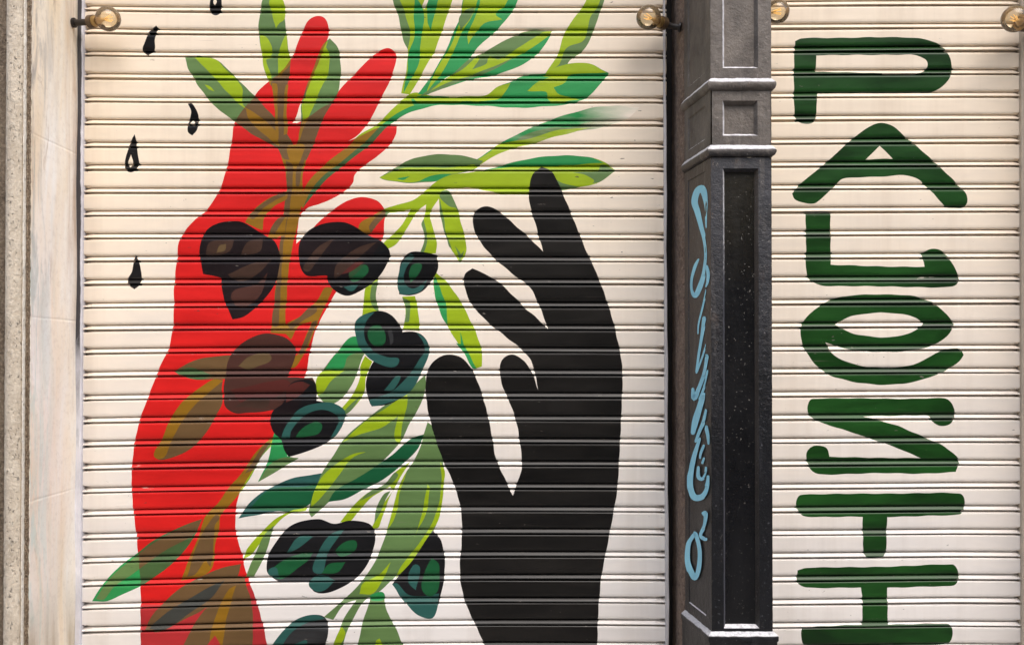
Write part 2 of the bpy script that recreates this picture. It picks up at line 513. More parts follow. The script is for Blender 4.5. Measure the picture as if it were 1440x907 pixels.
def inside(poly, px, py):
    """even-odd test of many points against one polygon"""
    x = np.array([p[0] for p in poly]); y = np.array([p[1] for p in poly])
    x2, y2 = np.roll(x, -1), np.roll(y, -1)
    res = np.zeros(len(px), bool)
    bb = (px >= x.min()) & (px <= x.max()) & (py >= y.min()) & (py <= y.max())
    idx = np.nonzero(bb)[0]
    if len(idx) == 0: return res
    qx, qy = px[idx][:, None], py[idx][:, None]
    c = ((y[None] > qy) != (y2[None] > qy))
    with np.errstate(divide='ignore', invalid='ignore'):
        xi = (x2 - x)[None] * (qy - y[None]) / (y2 - y)[None] + x[None]
    res[idx] = (np.sum(c & (qx < xi), axis=1) % 2).astype(bool)
    return res

def build_curtain(root, cols, u0, u1, k0, k1, layers, ends):
    """layers: list of dict(motif, key, pts, over, only_red, fade) painted in order; motif None = bare slat"""
    def kof(a, b, q, y):
        c = a - y
        return np.where(np.abs(q) < 1e-7, -c / b, (-b + np.sqrt(np.maximum(b * b - 4 * q * c, 0))) / (2 * np.where(np.abs(q) < 1e-7, 1e-7, q)))
    verts, edges = [], []
    us = [u for u in np.arange(u0, u1, 26.0)] + [u1]
    for e in ends: us += [e, e + 5 * (1 if e < (u0 + u1) / 2 else -1), e + 11 * (1 if e < (u0 + u1) / 2 else -1)]
    us = sorted(set(round(float(u), 2) for u in us))
    for k in range(k0, k1):
        for ph in PX[:-1]:
            base = len(verts)
            for u in us:
                a, b, q = joint_coeff(cols, u)
                kk = k + ph
                verts.append((u, a + b * kk + q * kk * kk))
            edges += [(base + i, base + i + 1) for i in range(len(us) - 1)]
    vmin = min(v[1] for v in verts); vmax = max(v[1] for v in verts)
    for l in layers:
        pl = smooth_poly(l['pts'], 1.3, 105 if l.get('sub') else 62)
        wob = l.get('wob', 0.0)
        if wob:
            pl = [(x + wob * math.sin(y * 0.37 + x * .21), y + wob * math.cos(x * 0.31 + y * .17)) for x, y in pl]
        # at each joint the spray crept sideways into the fold
        reach = {'black': 5.0, 'letter': 6.0, 'drop': 4.0, 'K': 4.5, 'red': 3.0}.get(l['key'], 1.5)
        A = np.array(pl)
        nx, pv = np.roll(A, -1, 0), np.roll(A, 1, 0)
        area = np.sum(A[:, 0] * nx[:, 1] - nx[:, 0] * A[:, 1])
        tg = nx - pv
        nlen = np.hypot(tg[:, 0], tg[:, 1]) + 1e-9
        outx = (tg[:, 1] / nlen) * (1 if area > 0 else -1)
        ka = kof(*joint_coeff(cols, A[:, 0]), A[:, 1])
        pa = ka - np.floor(ka)
        amt = np.maximum(0, 1 - np.abs(pa - .77) / .05) + .7 * np.maximum(0, 1 - np.minimum(pa, 1 - pa) / .045)
        amt *= reach * (.6 + .4 * np.sin(A[:, 0] * 1.7 + np.floor(ka) * 3.3)) * np.clip(np.abs(outx) - .25, 0, 1)
        if l['motif'] is None: amt *= 0
        A[:, 0] += np.sign(outx) * amt + .35 * np.sin(A[:, 1] * .21 + A[:, 0] * .13) * (l['motif'] is not None)
        A[:, 1] += .35 * np.sin(A[:, 0] * .17 + A[:, 1] * .09) + .2 * np.sin(A[:, 0] * .05 + 1)
        pl = [tuple(p) for p in A]
        l['poly'] = pl
        base = len(verts); n = len(pl)
        verts += pl
        edges += [(base + i, base + (i + 1) % n) for i in range(n)]
    r = delaunay_2d_cdt([Vector(v) for v in verts], edges, [], 0, 1e-4, False)
    V = np.array([(v.x, v.y) for v in r[0]]); T = [t for t in r[2]]
    T = np.array([t for t in T if len(t) == 3])
    ce = V[T].mean(axis=1)
    # discard what lies above the first or below the last joint
    a, b, q = joint_coeff(cols, ce[:, 0])
    kc = kof(a, b, q, ce[:, 1])
    keep = (kc > k0) & (kc < k1 - 1.0 / 32)
    ar = np.abs(np.cross(V[T[:, 1]] - V[T[:, 0]], V[T[:, 2]] - V[T[:, 0]])) if False else np.abs((V[T[:, 1], 0] - V[T[:, 0], 0]) * (V[T[:, 2], 1] - V[T[:, 0], 1]) - (V[T[:, 2], 0] - V[T[:, 0], 0]) * (V[T[:, 1], 1] - V[T[:, 0], 1]))
    keep &= ar > 1e-7
    T = T[keep]; ce = ce[keep]; kc = kc[keep]
    a, b, q = joint_coeff(cols, V[:, 0])
    kv = kof(a, b, q, V[:, 1])
    ph = kv - np.floor(kv)
    ph = np.where(ph > 1 - 1e-5, 0.0, ph)
    dep = np.interp(ph, PX, PD)
    # the ends of the slats are open, so their joints gape by the guide rails
    for e in ends:
        g = np.clip(1 - np.abs(V[:, 0] - e) / 9.0, 0, 1)
        dep = np.where(dep < -1.5, dep - 12.0 * g, dep)
    # small dents and play from slat to slat
    slat = np.floor(kv + 0.02).astype(int)
    dep = dep + 0.5 * np.sin(V[:, 0] * 0.013 + slat * 2.4) + 0.25 * np.sin(V[:, 0] * 0.041 + slat * 5.1)
    tilt = 1.1 * np.sin(slat * 7.31 + 1.0)
    dep = np.where(dep > -4, dep + tilt * (ph - 0.4), dep)
    W = [at(V[i, 0], V[i, 1], YS) for i in range(len(V))]
    W = [(w.x, w.y - d * 0.001, w.z + 0.0008 * math.sin(sl * 4.7 + 1.3 * w.x) + 0.0005 * math.sin(sl * 2.9 + 3.1 * w.x)) for w, d, sl in zip(W, dep, slat)]
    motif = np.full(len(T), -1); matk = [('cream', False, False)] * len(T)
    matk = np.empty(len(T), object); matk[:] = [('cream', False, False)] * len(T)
    inred = np.zeros(len(T), bool)
    names = []
    for l in layers:
        m = inside(l['poly'], ce[:, 0], ce[:, 1])
        if l.get('only_red'): m &= inred & (matk == ('red', False, False)) if False else m & inred & np.array([x[0] == 'red' for x in matk])
        if l['motif'] is None:
            motif[m] = -1
            for i in np.nonzero(m)[0]: matk[i] = ('cream', False, False)
            inred[m] = False
            continue
        if l.get('inside_of') is not None:
            mm = np.array([x in [j for j, nm in enumerate(names) if nm[1] == l['inside_of']] for x in motif])
            m &= mm
        key = (l['motif'], l['id'])
        if key not in names: names.append(key)
        mi = names.index(key)
        motif[m] = mi
        ov = l.get('over', False)
        for i in np.nonzero(m)[0]: matk[i] = (l['key'], bool(ov and inred[i]), l.get('fade', False))
        if l['key'] == 'red': inred[m] = True
    # one mesh for the slats, one for every painted figure
    for mi in range(-1, len(names)):
        sel = np.nonzero(motif == mi)[0]
        if len(sel) == 0: continue
        used, inv = np.unique(T[sel].ravel(), return_inverse=True)
        tri = inv.reshape(-1, 3)
        keys = []
        for i in sel:
            if matk[i] not in keys: keys.append(matk[i])
        nm = 'curtain' if mi < 0 else names[mi][0]
        me = bpy.data.meshes.new(nm)
        # picture y runs down: flip the winding so that normals face the street
        me.from_pydata([W[i] for i in used], [], [(int(t[0]), int(t[1]), int(t[2])) for t in tri])
        me.polygons.foreach_set('material_index', [keys.index(matk[i]) for i in sel])
        me.update()
        if me.polygons[0].normal.y > 0: me.flip_normals()
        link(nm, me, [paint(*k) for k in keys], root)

LAY = []
_cnt = [0]
def fig(motif, base, pts, sub=(), over=False, fade=False, fid=None):
    """a painted figure: its outline in one colour and further strokes of other colours on it"""
    _cnt[0] += 1
    i = fid or _cnt[0]
    LAY.append(dict(motif=motif, id=i, key=base, pts=pts, over=over, fade=fade))
    for key, p in sub:
        LAY.append(dict(motif=motif, id=i, key=key, pts=p, over=over, fade=fade, sub=True))
def hole(pts): LAY.append(dict(motif=None, id=0, key='cream', pts=pts))

# --- the red hand
fig('painted_hand', 'red', [(446.4,22.5),(434.5,28),(426.5,41),(420,58),(413,76),(408,84),(399,97),(388,107),(375,118),(364,128),(357,137),(346,149),(336.6,161),(330,173),(326,196),(321.8,223),(314.6,251.6),(306,272),(290,296),(274.5,309),(260,324.7),(252,340.5),(248.7,366),(245,400.7),(244.4,440),(243,460),(237.3,489),(223,520),(208.7,557.6),(197.2,589),(188.6,626.4),(185,665),(185.3,687),(188,722.6),(192,755),(194.5,780),(197.6,829),(197.6,864),(197.6,1000),(392,1000),(375.9,907),(369,875),(356.8,834),(346,804),(339,774),(332.3,752.5),(331.8,717),(337.7,690),(345,678),(366,643),(385,616),(400,600),(425,560),(428,532),(432.3,514.6),(436.6,491.7),(443.8,466),(452.4,445.8),(463,428),(478,404),(500,385),(530,350),(539,330),(540.5,312),(541,296),(531,282.5),(509.6,277.4),(489.5,281.7),(469.5,294.6),(449.4,311.8),(432,329),(416.4,343),(418,326),(422,304),(432,293.5),(449,287),(466.6,280.3),(486.7,267.4),(497,256),(498.5,247),(504,239.5),(516,230),(531,219.6),(548,204),(557.5,188),(558,178),(549,175.5),(533,179.5),(505,192),(490,198.5),(502,191),(514,178),(522,165),(533.7,143),(548.3,113.8),(556.5,88),(556,75),(549,69),(536.4,70.5),(520.5,82),(499,104.5),(477,128),(465,145),(450,153),(436,163),(424,170),(414,175.5),(411,173),(417,163),(422,148),(433.2,124.4),(443.8,98),(454.3,71.4),(461,53),(461.8,36),(456,26)])
LAY.append(dict(motif='painted_hand', id=_cnt[0], key='red2', pts=[(190,851),(262,849),(300,850),(330,838),(350,822),(380,845),(396,1004),(190,1004)], only_red=True))
HAND_RED = _cnt[0]
# --- branch crossing the red hand: trunk, forks
fig('painted_stem', 'L', [(394,214),(434,214),(428,236),(425,250),(426,272),(422,300),(415,330),(410,352),(405,385),(403,420),(401,450),(404,470),(380,468),(384,440),(387,410),(390,375),(393,350),(396,320),(399,295),(403,272),(402,245)],
    [('S', [(402,226),(411,232),(410,270),(406,300),(399,340),(396,380),(394,420),(390,458),(383,458),(388,405),(392,360),(396,320),(400,290),(403,265)]),
     ('S', [(420,226),(430,222),(424,240),(420,262),(416,262)])], over=True)
fig('painted_stem', 'L', [(426,294),(438,275),(458,252),(487,229),(518,206),(536,182),(548,174),(565,163),(590,152),(610,147),(640,143),(600,134),(580,132),(565,141),(552,153),(528,177),(505,190),(489,206),(458,231),(435,254),(421,283)],
    [('E', [(426,293),(438,277),(460,252),(490,228),(520,204),(541,181),(552,172),(575,159),(612,148),(590,147),(565,156),(543,170),(515,198),(485,224),(455,248),(435,272)])], over=True)
fig('painted_stem', 'L', [(403.5,269),(380.6,277),(363.4,289),(350,303),(345,313),(369,324),(372,305),(386,290),(404,279)],
    [('S', [(400,270),(380.6,278),(363.4,290),(349,304),(356,308),(368,294),(386,282),(402,274)])], over=True)
fig('painted_stem', 'L', [(404,303),(392,306),(380.6,323),(375,338),(400,330)], [('S', [(402,303),(391,307),(380,325),(384,329),(396,313)])], over=True)
fig('painted_stem', 'L', [(398,466),(403.6,455),(420.7,446),(446.5,421),(458,404),(468,405),(462,420),(449.5,446),(438,477),(426.6,500),(415,516.5),(406.5,517.5),(410,506),(420,496),(432,468.7),(438,451.5),(421,457.5),(409,478)],
    [('S', [(404,457),(421,446),(440,429),(446,436),(424,452),(410,462)]), ('S', [(440,452),(446,450),(436,477),(424,499),(420,497),(432,472)])], over=True)
fig('painted_stem', 'L', [(506,314),(524,303),(541,294),(558,288),(581,282),(601,266),(614,256),(632,256),(622,271),(601,284),(578,294.6),(558,298),(541,301),(528,316),(515,332),(503,330)],
    [('S', [(519,318),(538,298),(548,298),(532,314),(522,328)])], over=True)
# --- leaves about the fingers
fig('painted_leaf', 'S', [(260,80.5),(280,79),(301,83.4),(316.7,95),(332.6,111),(356.4,133.6),(377.6,156),(399,182),(411,202),(414,224),(400,224),(388,207),(367,196),(346,183),(327,169),(308,155),(293,140),(274.4,113.8),(265,98)],
    [('L', [(271,79.4),(302,84),(317,98),(331,111),(338,120),(341,127),(341,145),(347,155),(330,141),(306,115),(289,97)]), ('L', [(287.6,119),(294,121.5),(302,129),(293,126)]),
     ('L', [(345,152),(360,160),(385,181),(405,206),(401,210),(376,193),(350,168)])], over=True)
fig('painted_leaf', 'S', [(370,-2),(376,-18),(384,-28),(391,-16),(396,0),(401,32),(404,58),(407,79.4),(408,100),(404,120),(402.7,148),(403,185),(411,205),(410,222),(398,215),(391,196),(388,159),(383,124.4),(373.6,105.8),(368.3,74),(363.8,47.6),(364.4,26.5)],
    [('L', [(380,0),(396,0),(400,26),(392,33),(387.6,40),(383,21)]), ('L', [(365,49),(375,53),(382,65),(382,76),(381,82),(375,84),(382,112),(381,121),(373,103),(368,76)]),
     ('L', [(402.7,47.6),(405,69),(408,90),(399,101),(391,109),(391.4,80),(396,61)]), ('L', [(383,118),(389,118),(390,150),(392,196),(388,190),(386,150)]), ('L', [(402,120),(405,120),(403,150),(404,188),(399,190),(399,150)])], over=True)
fig('painted_leaf', 'S', [(463.6,54.2),(474,66),(478.5,85),(479,106),(475.5,130),(466,148),(452,172),(444,196),(431,226),(414,226),(413,212),(421,190),(423,169),(424,146),(428.5,129),(437,107),(447,79),(456,61)],
    [('L', [(457,63.5),(462,74),(462.2,100.5),(451.7,124.4),(443.8,143),(435,162),(424,188),(419,204),(420,190),(425.2,169),(425,148),(434,126),(443.8,100.5)]),
     ('L', [(455,62),(461,58),(455,82),(444,108),(436,128),(429,140),(432,122),(440,98)]), ('L', [(404,206),(413,203),(428,204),(425,219),(418,233),(412,233),(406,221)])], over=True)
LAY.append(dict(motif='painted_hand', id=HAND_RED, key='red', pts=[(408,176),(415,173),(420,178),(418,190),(413,196),(408,192),(405,184)], sub=True))
# --- spray of leaves at the top
fig('painted_leaf', 'L', [(551,-24),(553,0),(561.5,26.5),(566.5,53),(573,69.5),(571.4,99),(564,132),(576,134),(589.6,112),(603,86),(611,73),(619.4,49.6),(636,0),(642,-24)],
    [('S', [(550,-20),(562,0),(571,25),(577,50),(573,70),(566,53),(561,26),(552,0)]), ('E', [(584,-20),(587,0),(594.6,12),(596,30),(591,63),(589.6,86),(577,114),(567,132),(573,99),(575,73),(583,53),(582,26.5)]),
     ('E', [(606,-20),(619,-20),(611,20),(606,43),(601,30)])])
hole([(597,-24),(604,-24),(602,2),(597,13),(593,10),(597,0)])
fig('painted_leaf', 'E', [(655,-22),(651,0),(647.5,23),(639,43),(627.6,69.5),(609.5,102.5),(588,134),(603,133),(622.7,113),(649,96),(672.3,66),(698.8,43),(718.6,20),(728.5,0),(735,-22)],
    [('L', [(684,-20),(722,-20),(715,0),(708.7,10),(697,20),(706,28),(682,33),(670,45),(662.4,56),(659,63),(657,50),(667,28),(673,10)]),
     ('L', [(655,-20),(678,-20),(672,0),(662,26.5),(649,46),(636,76),(623,99),(599.5,132),(609.5,106),(632.6,66),(646,33),(652,0)]),
     ('S', [(656,14),(668,10),(660,28),(648,42),(645,27)])])
fig('painted_leaf', 'S', [(776.5,43.5),(768,61),(751.7,79),(725,96),(689,107.5),(656,114),(622.7,125.7),(590,137),(606,125),(639,102.5),(659,84),(672,77.7),(689,69.5),(715,54.6),(745,43.5)],
    [('E', [(775,49.6),(768,61),(751.7,79),(725,96),(689,107.5),(656,114),(622.7,126),(650,114),(679,105),(712,89),(738.5,71),(755,59)]),
     ('L', [(764,45),(776,44),(771,51),(732,77),(698.8,92),(669,103.5),(639,113.5),(606,128),(630,109),(649,99),(672,79),(675,82),(664,98),(684,90),(688,80),(700,84),(728,68)])])
fig('painted_leaf', 'L', [(828,-22),(824.5,0),(804.6,30),(791,53),(785,76),(771.5,96),(764,107),(779,105),(794.7,96),(801,86),(821,69.5),(834,46),(842.6,20),(849,0),(853,-22)],
    [('S', [(846,-20),(842,8),(830,26),(821,57),(797,68),(785,92),(772,100),(766,107),(779,105),(794.7,96),(801,86),(821,69.5),(834,46),(842.6,20),(850,0)])])
fig('painted_leaf', 'E', [(856,103.5),(844,119),(828,136),(804.6,146),(771.5,149.5),(725,152),(685.5,149.5),(622.7,147.5),(585,151),(578,141),(590,136),(640,136.5),(685.5,134),(699,124),(718.6,116),(735,107),(771.5,102),(791,92.6),(814.5,88.6),(834,92)],
    [('L', [(764,107),(775,98),(791,92.6),(814.5,88.6),(834,92),(853,102.5),(825,104),(800,106),(794.7,116),(778,124),(785,132),(815,140.6),(778,145),(771,140),(768,130.6),(741.8,129),(757,115),(775,108)]),
     ('L', [(580,138),(640,136.5),(685.5,134),(699,124),(718.6,117.4),(709,132),(699,141),(639,143.5),(586,144)])])
fig('painted_leaf', 'E', [(900,151),(870,149.5),(837.7,151.5),(804.6,159.5),(768,171),(735,185.5),(705.4,200.5),(689,212),(672,223),(655,230),(650,240),(668,234),(689,222),(718.6,209.5),(751.7,201),(778,193),(804.6,186),(847.6,179),(884,166)],
    [('S', [(800,179),(771.5,180),(735,192),(716,206),(751,201),(790,189),(830,182),(850,178),(880,167),(840,170)]), ('L', [(700,204),(722,198.5),(738,197),(745,195),(785,183),(830,180),(804,187),(778,193),(751.7,201),(705,215),(668,236),(650,240),(654,231),(672,224),(690,213)])], fade=True)
fig('painted_leaf', 'S', [(533,250),(560,233.5),(583,223),(612.8,217.5),(639,217.6),(662.4,221.6),(680,227),(668,238),(640,246),(619,254),(589.6,258),(560,257),(540,253)],
    [('L', [(533,250),(553,241),(571,236.5),(640,235),(667,231),(672,236),(640,245),(629,245.5),(609.5,247),(588,256),(560,256),(541,252.5)]), ('E', [(558,252),(576,248.5),(566,254)]), ('E', [(589,256.5),(604,249),(620,245),(634,245.5),(619,253.5)])])
fig('painted_leaf', 'L', [(866,240.5),(851,228.5),(831,222),(804.6,219),(771.5,219.5),(738.5,224.5),(705.4,233),(679,240),(669,242),(632.6,247),(614,255),(598,271),(616,270),(632,266),(649,264),(665.7,265),(698.8,272),(725,273.5),(771.5,270),(811,265),(844,256.5)],
    [('E', [(679,240),(705.4,233),(738.5,224.5),(771.5,219.5),(804.6,219),(831,222),(849,229),(804.6,232),(738.5,234),(700,237)]),
     ('S', [(846,231.5),(866,240.5),(844,256.5),(833,258.5),(836,255),(824.5,248),(806,243),(840,241)]), ('S', [(776,252),(791,258),(816,264.5),(771,270),(762,269)])])
# --- stalks under the junction
fig('painted_stem', 'L', [(598.5,282),(590,284),(580,292),(564,317.5),(540,342),(536,352),(547,350),(558,343),(572.7,320.4),(587,297),(604,284)])
fig('painted_stem', 'L', [(601,280),(598,297),(595.6,315),(601,338),(595,357),(613,357),(614,340.5),(607,314.7),(605,300),(618,278),(628,262),(612,262)],
    [('S', [(596,308),(600,330),(601,340),(594,357),(590,357),(597,338),(593,315)])])
fig('painted_leaf', 'L', [(618,276),(628,268),(641.8,290.6),(648.8,315),(655,340),(654.8,357),(647,370),(641,361),(633,347),(626,326),(620,300)],
    [('S', [(618,275),(628,268),(638,280),(645,298),(640,292),(633,290)]), ('S', [(640,345),(648,358),(653,352),(647,369)]), ('S', [(618,280),(623,300),(628,330),(636,350),(632,347),(625,326),(619,300)])])
fig('painted_leaf', 'L', [(613,383),(626.4,395),(643.6,417),(658,443),(670.8,471.7),(678,497.5),(677.4,516),(666.5,519),(652,494.6),(635,468.8),(620.6,440),(611.5,415),(609.7,395)],
    [('E', [(610,396),(612,388),(619,406),(627.8,431.6),(629,458),(620,441),(611.5,415)]), ('E', [(647,466),(653,486),(664,506),(670,519),(665,518),(651,494.6),(641,482),(648,484)])])
fig('painted_stem', 'L', [(566,417),(583.4,417),(588,437),(590,466),(566,464),(570.5,443)], [('S', [(566,418),(575,424),(575,452),(569,453),(571,440)])])
fig('painted_stem', 'L', [(514.6,403),(531,392),(529,423),(533,440),(509,443),(511.7,423)], [('S', [(523,400),(531,394),(529,423),(534,440),(523,430)])])
# --- leaves and stalks of the lower half
fig('painted_leaf', 'S', [(500,473),(515,494),(510,501),(504.6,517.5),(494.6,540.5),(480,560.5),(463,572),(447,556),(444,537.6),(457,517.5),(474.5,494.6)],
    [('E', [(500,473),(515,494),(490,501),(481,519),(457,520),(474.5,494.6)]), ('L', [(444,537),(452,524),(484,521),(466,535),(455,551),(447,556)])])
fig('painted_stem', 'L', [(513,500),(524,508),(514.6,529),(513,549),(494.6,576),(486,583),(478,576),(497.4,552),(506,529),(507,515)], [('S', [(507,556),(494.6,576),(486,583),(484,578),(495,566)])])
fig('painted_stem', 'L', [(398,608),(386,612),(363,633),(340.5,663.7),(326,682),(345,680),(366.4,643.6),(388,620)], [('S', [(372,626),(352,654),(334,680),(345,680),(366.4,643.6),(382,624)])], over=True)
fig('painted_leaf', 'E', [(387,600),(420,605),(404,640.7),(419,645),(398,656),(380.7,667),(362.5,677),(375,652)], [('S', [(400,643),(420,644),(398,656),(380.7,667),(363,677),(380,653)])])
fig('painted_leaf', 'T', [(335,729),(350.4,708),(381,684.6),(414.7,671),(455,665),(452,690),(438,707),(421.5,717),(387.7,719),(353.8,725.5)],
    [('D', [(350,716),(380,688),(420,684),(447,682),(440,704),(421.5,717),(387.7,718)])])
fig('painted_leaf', 'S', [(598,527),(598,549),(589,572),(575,598),(563.6,620),(540,647),(509.4,672),(479,690),(462,706),(438,727),(434,720),(440,698),(455,661),(468.8,640.6),(486,615),(514.6,589),(537.5,572),(563,555),(583.4,540.5)],
    [('L', [(540,575),(558,562),(572,552),(573.4,566),(568,586),(562,625),(555,618),(559,585),(537.5,600.6),(500,613),(482,622),(500,604),(514.6,591)]),
     ('L', [(515,635),(496,644),(476,668),(452,699),(437,714),(441,692),(455,668),(476,650),(495,639)])])
fig('painted_leaf', 'D', [(597,611),(586,633),(563.6,655),(536.5,675),(509.4,689),(482.4,702),(461,706),(471,691),(502.7,671),(523,659),(550,641),(577,618)])
fig('painted_stem', 'L', [(432,714),(421,716),(411,717),(387.7,729),(370.7,745.5),(347,772.5),(342,786),(352,781),(364,766),(384,742),(404.6,723),(430,718)])
fig('painted_stem', 'S', [(386,738),(372,752),(357,782.7),(345,811),(356,811),(374,776),(381,752)])
fig('painted_stem', 'L', [(580,648),(556,664),(541,680),(519.6,691),(496,711.6),(478,734),(491,734),(504.4,718.4),(523,698),(548,684),(553,690),(541,706),(532,722),(522,744),(532,742),(543,711.6),(556,684),(572,664),(582,652)],
    [('S', [(556,664),(541,680),(519.6,691),(506,704),(526,694),(548,682),(560,668)]), ('S', [(549,690),(541,706),(534,722),(526,736),(529,716),(540,694)])])
fig('painted_olive', 'K', [(607.6,743.8),(619.4,759),(625.5,789.5),(622.8,823),(616,850),(608,869),(590.6,866),(567,844),(551.7,821.6),(563.6,806),(584,779),(599,752)],
    [('T', [(551.7,821),(558,820),(577,837),(618,834),(608,869),(590.6,866),(567,844)]), ('G', [(594,830),(597.4,803),(607.6,784),(617,793),(615,831),(605,838)]), ('T', [(573.7,817),(583,793),(590.6,796),(585,830)])])
fig('painted_leaf', 'S', [(601,594),(612,603),(617.7,627),(623,647),(624.5,674.4),(621,708),(611,742),(590.6,769),(570,796),(550,816.5),(529.7,834),(512,842),(485.8,848),(468.8,871),(455,868),(482.4,843),(506,820),(523,796),(536.5,769),(546.7,735),(553.4,694.7),(570,664),(582,648),(592,625)],
    [('L', [(619.4,649),(625,660),(624.5,677),(618,726),(607.6,746),(577,791),(556,814),(563,797),(590.6,763),(613,722),(620.5,681)]), ('L', [(600.8,681),(604,684.6),(598,726),(587,746),(576,773),(590,735),(596,708)]),
     ('L', [(572,662),(562,694),(555,729),(542,748),(548,735),(555,694),(563,674)]), ('L', [(550,789),(540,810),(524,834),(505,835),(509.4,821),(533,807)])])
hole([(578,649),(584,646),(571,664),(561,684),(553,712),(546,738),(532,772),(524,786),(519,790),(527,765),(535,735),(545,708),(556,684),(568,663)])
fig('painted_leaf', 'S', [(523,836),(538,834),(545,860.5),(556.8,884),(574,925),(500,925),(503,908),(509.4,877),(516,855)], [('L', [(529,900),(534,897),(537,908),(534,925),(526,925)]), ('E', [(520,838),(538,832),(540,842),(522,843)])])
fig('painted_stem', 'S', [(512,836),(506,838),(499,847),(482,872),(476,890),(464,920),(478,920),(486,894),(496,870.6),(509.4,848),(520,838)], [('L', [(480,880),(486,890),(478,908),(474,922),(464,922),(469,906)])])
fig('painted_leaf', 'E', [(129.5,845),(147,818),(174.4,790.6),(193.5,777),(215,760.7),(242.5,745.7),(284,729),(272.4,755),(256,777),(234,799),(215,812.4),(196,824.7),(169,837),(147,845)],
    [('S', [(135,842),(155,812),(193,780),(242,748),(284,729),(272,751),(230,775),(188,806),(161,824),(144.5,843)])], over=True)
fig('painted_stem', 'L', [(345,665),(357,660),(343,684.5),(324,709),(311,724),(308,742),(302,769),(297,800),(272,813),(254,816),(267,782.5),(280.6,750),(288.8,725),(307.8,706),(327,679)],
    [('S', [(283,752),(292,738),(304,724),(309,728),(302,739),(300,770),(296,796),(288,786),(274,807),(263,811),(272,780)])], over=True)
fig('painted_leaf', 'S', [(204,887),(212.5,867),(229,848),(250.6,829),(283,809.7),(318.7,796),(339,792),(335,808),(310.5,834),(283,859),(256,872),(223.4,888.6)],
    [('T', [(210,884),(216,877),(242.5,856),(283,831.5),(316,815),(297,840),(267,861.4),(229,886)])], over=True)
fig('painted_leaf', 'S', [(329,810),(343,811),(354,850.5),(355,925),(250,925),(269.7,883),(288.8,856),(310.5,829)],
    [('L', [(321.4,829),(332,823),(318,872),(308,925),(294,925),(300,876)]), ('red2', [(302,893),(311,908),(313,925),(282,925),(290,908)])], over=True)
fig('painted_leaf', 'S', [(217,642),(228.7,615),(240,589),(260,560.5),(283,543),(303,532.5),(313,533),(312,549),(312,569),(303,586),(289,609),(266,632),(237,645),(223,646)],
    [('L', [(217,642),(228.7,615),(240,589),(260,560.5),(283,543),(303,532.5),(313,535),(280,564),(256,592),(243,616),(229,644)])], over=True)
fig('painted_leaf', 'S', [(244,522),(266,510),(289,503),(325,500),(322,532),(280,533),(257.4,529)], [('E', [(246,522),(266,517),(300,528),(280,533),(257.4,529)])], over=True)
# --- olives
fig('painted_olive', 'K', [(281.6,366),(281.6,343),(291.7,323),(311.8,313),(331.8,311),(346,314.7),(369,329),(387,341),(393.5,360.6),(391,385),(380.6,409),(363.4,429),(342,446),(327.5,449),(319,432),(313,412),(311,391),(286,385)],
    [('K2', [(289,360),(295,342),(329,338),(323,354),(306,360)]), ('K2', [(337.5,360),(350,340),(370,337),(365,354)]), ('B2', [(304,356),(309,346),(318,344),(316,353)]), ('K2', [(320,386),(357.6,370),(382,364),(363,384),(336,396)]), ('B', [(326,413),(363,398),(377,383),(362,420),(335,432)])], over=True)
fig('painted_olive', 'K', [(420.7,366),(420.7,343),(432,326),(455,315),(478,311.8),(498,317.6),(515,329),(538,341),(548,356),(541,378),(526.8,395),(506.7,409),(486.7,415.6),(469.5,408),(462,397),(460,388),(432,387.5),(423,378)],
    [('K2', [(472,374),(501,350),(530,340),(507,360.6),(484,383.5),(470,393)]), ('K2', [(426,378),(446.5,349),(472,334),(450,360.6),(434,382)]), ('G', [(491,384),(514,372),(518,382),(495,396)]), ('T', [(483,404),(506.7,397),(495,409)]), ('B3', [(480,386),(505,366),(513,368),(492,383)])], over=True)
fig('painted_olive', 'K', [(561,383.5),(564,369),(575.6,356.5),(595.6,354.8),(614,359),(615.7,377.8),(607,395),(592.7,410.7),(578.4,415.6),(561,413.6)],
    [('T', [(561,383.5),(566,369),(578,358),(582,361),(571,378),(569,398),(581,406),(601,394),(592.7,409),(578.4,414),(562,412)]), ('G', [(575.6,383.5),(581,372),(593,372),(590,383.5),(577,398)])])
fig('painted_olive', 'K', [(563,469),(586,468),(600.6,480),(603.4,491.7),(597.7,511.8),(583.4,540.5),(569,555),(543,569),(523,570.5),(516,554.8),(516,529),(523,512)],
    [('T', [(586,468),(600.6,480),(604,492),(594,521),(577,550),(554.7,563),(524,570),(520,562),(549,552),(572,531),(589,506),(597.7,491)]), ('T', [(540,549),(558,528),(563,530),(552,549)])])
fig('painted_olive', 'K', [(499,463),(500,451.6),(511.7,441.6),(529,437),(546,440),(560.5,454.5),(567,475),(563,497.5),(557.6,514.7),(540.4,514.7),(520,504),(504.6,487)],
    [('T', [(499,463),(500,451.6),(511,441.6),(527,438),(515,452),(512,472),(523,491.7),(543,502),(561,505),(557.6,514.7),(540.4,514.7),(520,504),(504.6,487)]), ('G', [(518,463),(534.7,458),(540.4,483),(526,486)]), ('K3', [(546,466),(550,460),(553,482),(549,486)])])
fig('painted_olive', 'B', [(314.7,554.7),(317.6,523),(326,497.4),(346,478.8),(369,470),(386.4,470),(403.6,477),(415,489),(413.7,506),(404,530),(440,531),(445,545),(444,562),(410,575),(381,577),(352,580.5),(329,580.5),(317,572)],
    [('B2', [(335,515),(350,502),(377,496),(382,505),(363.5,514.6),(348,520)]), ('B3', [(324,548),(400,533),(408,540),(380,562),(340,566)]), ('K2', [(330,572),(352,560),(380,560),(376,572)])], over=True)
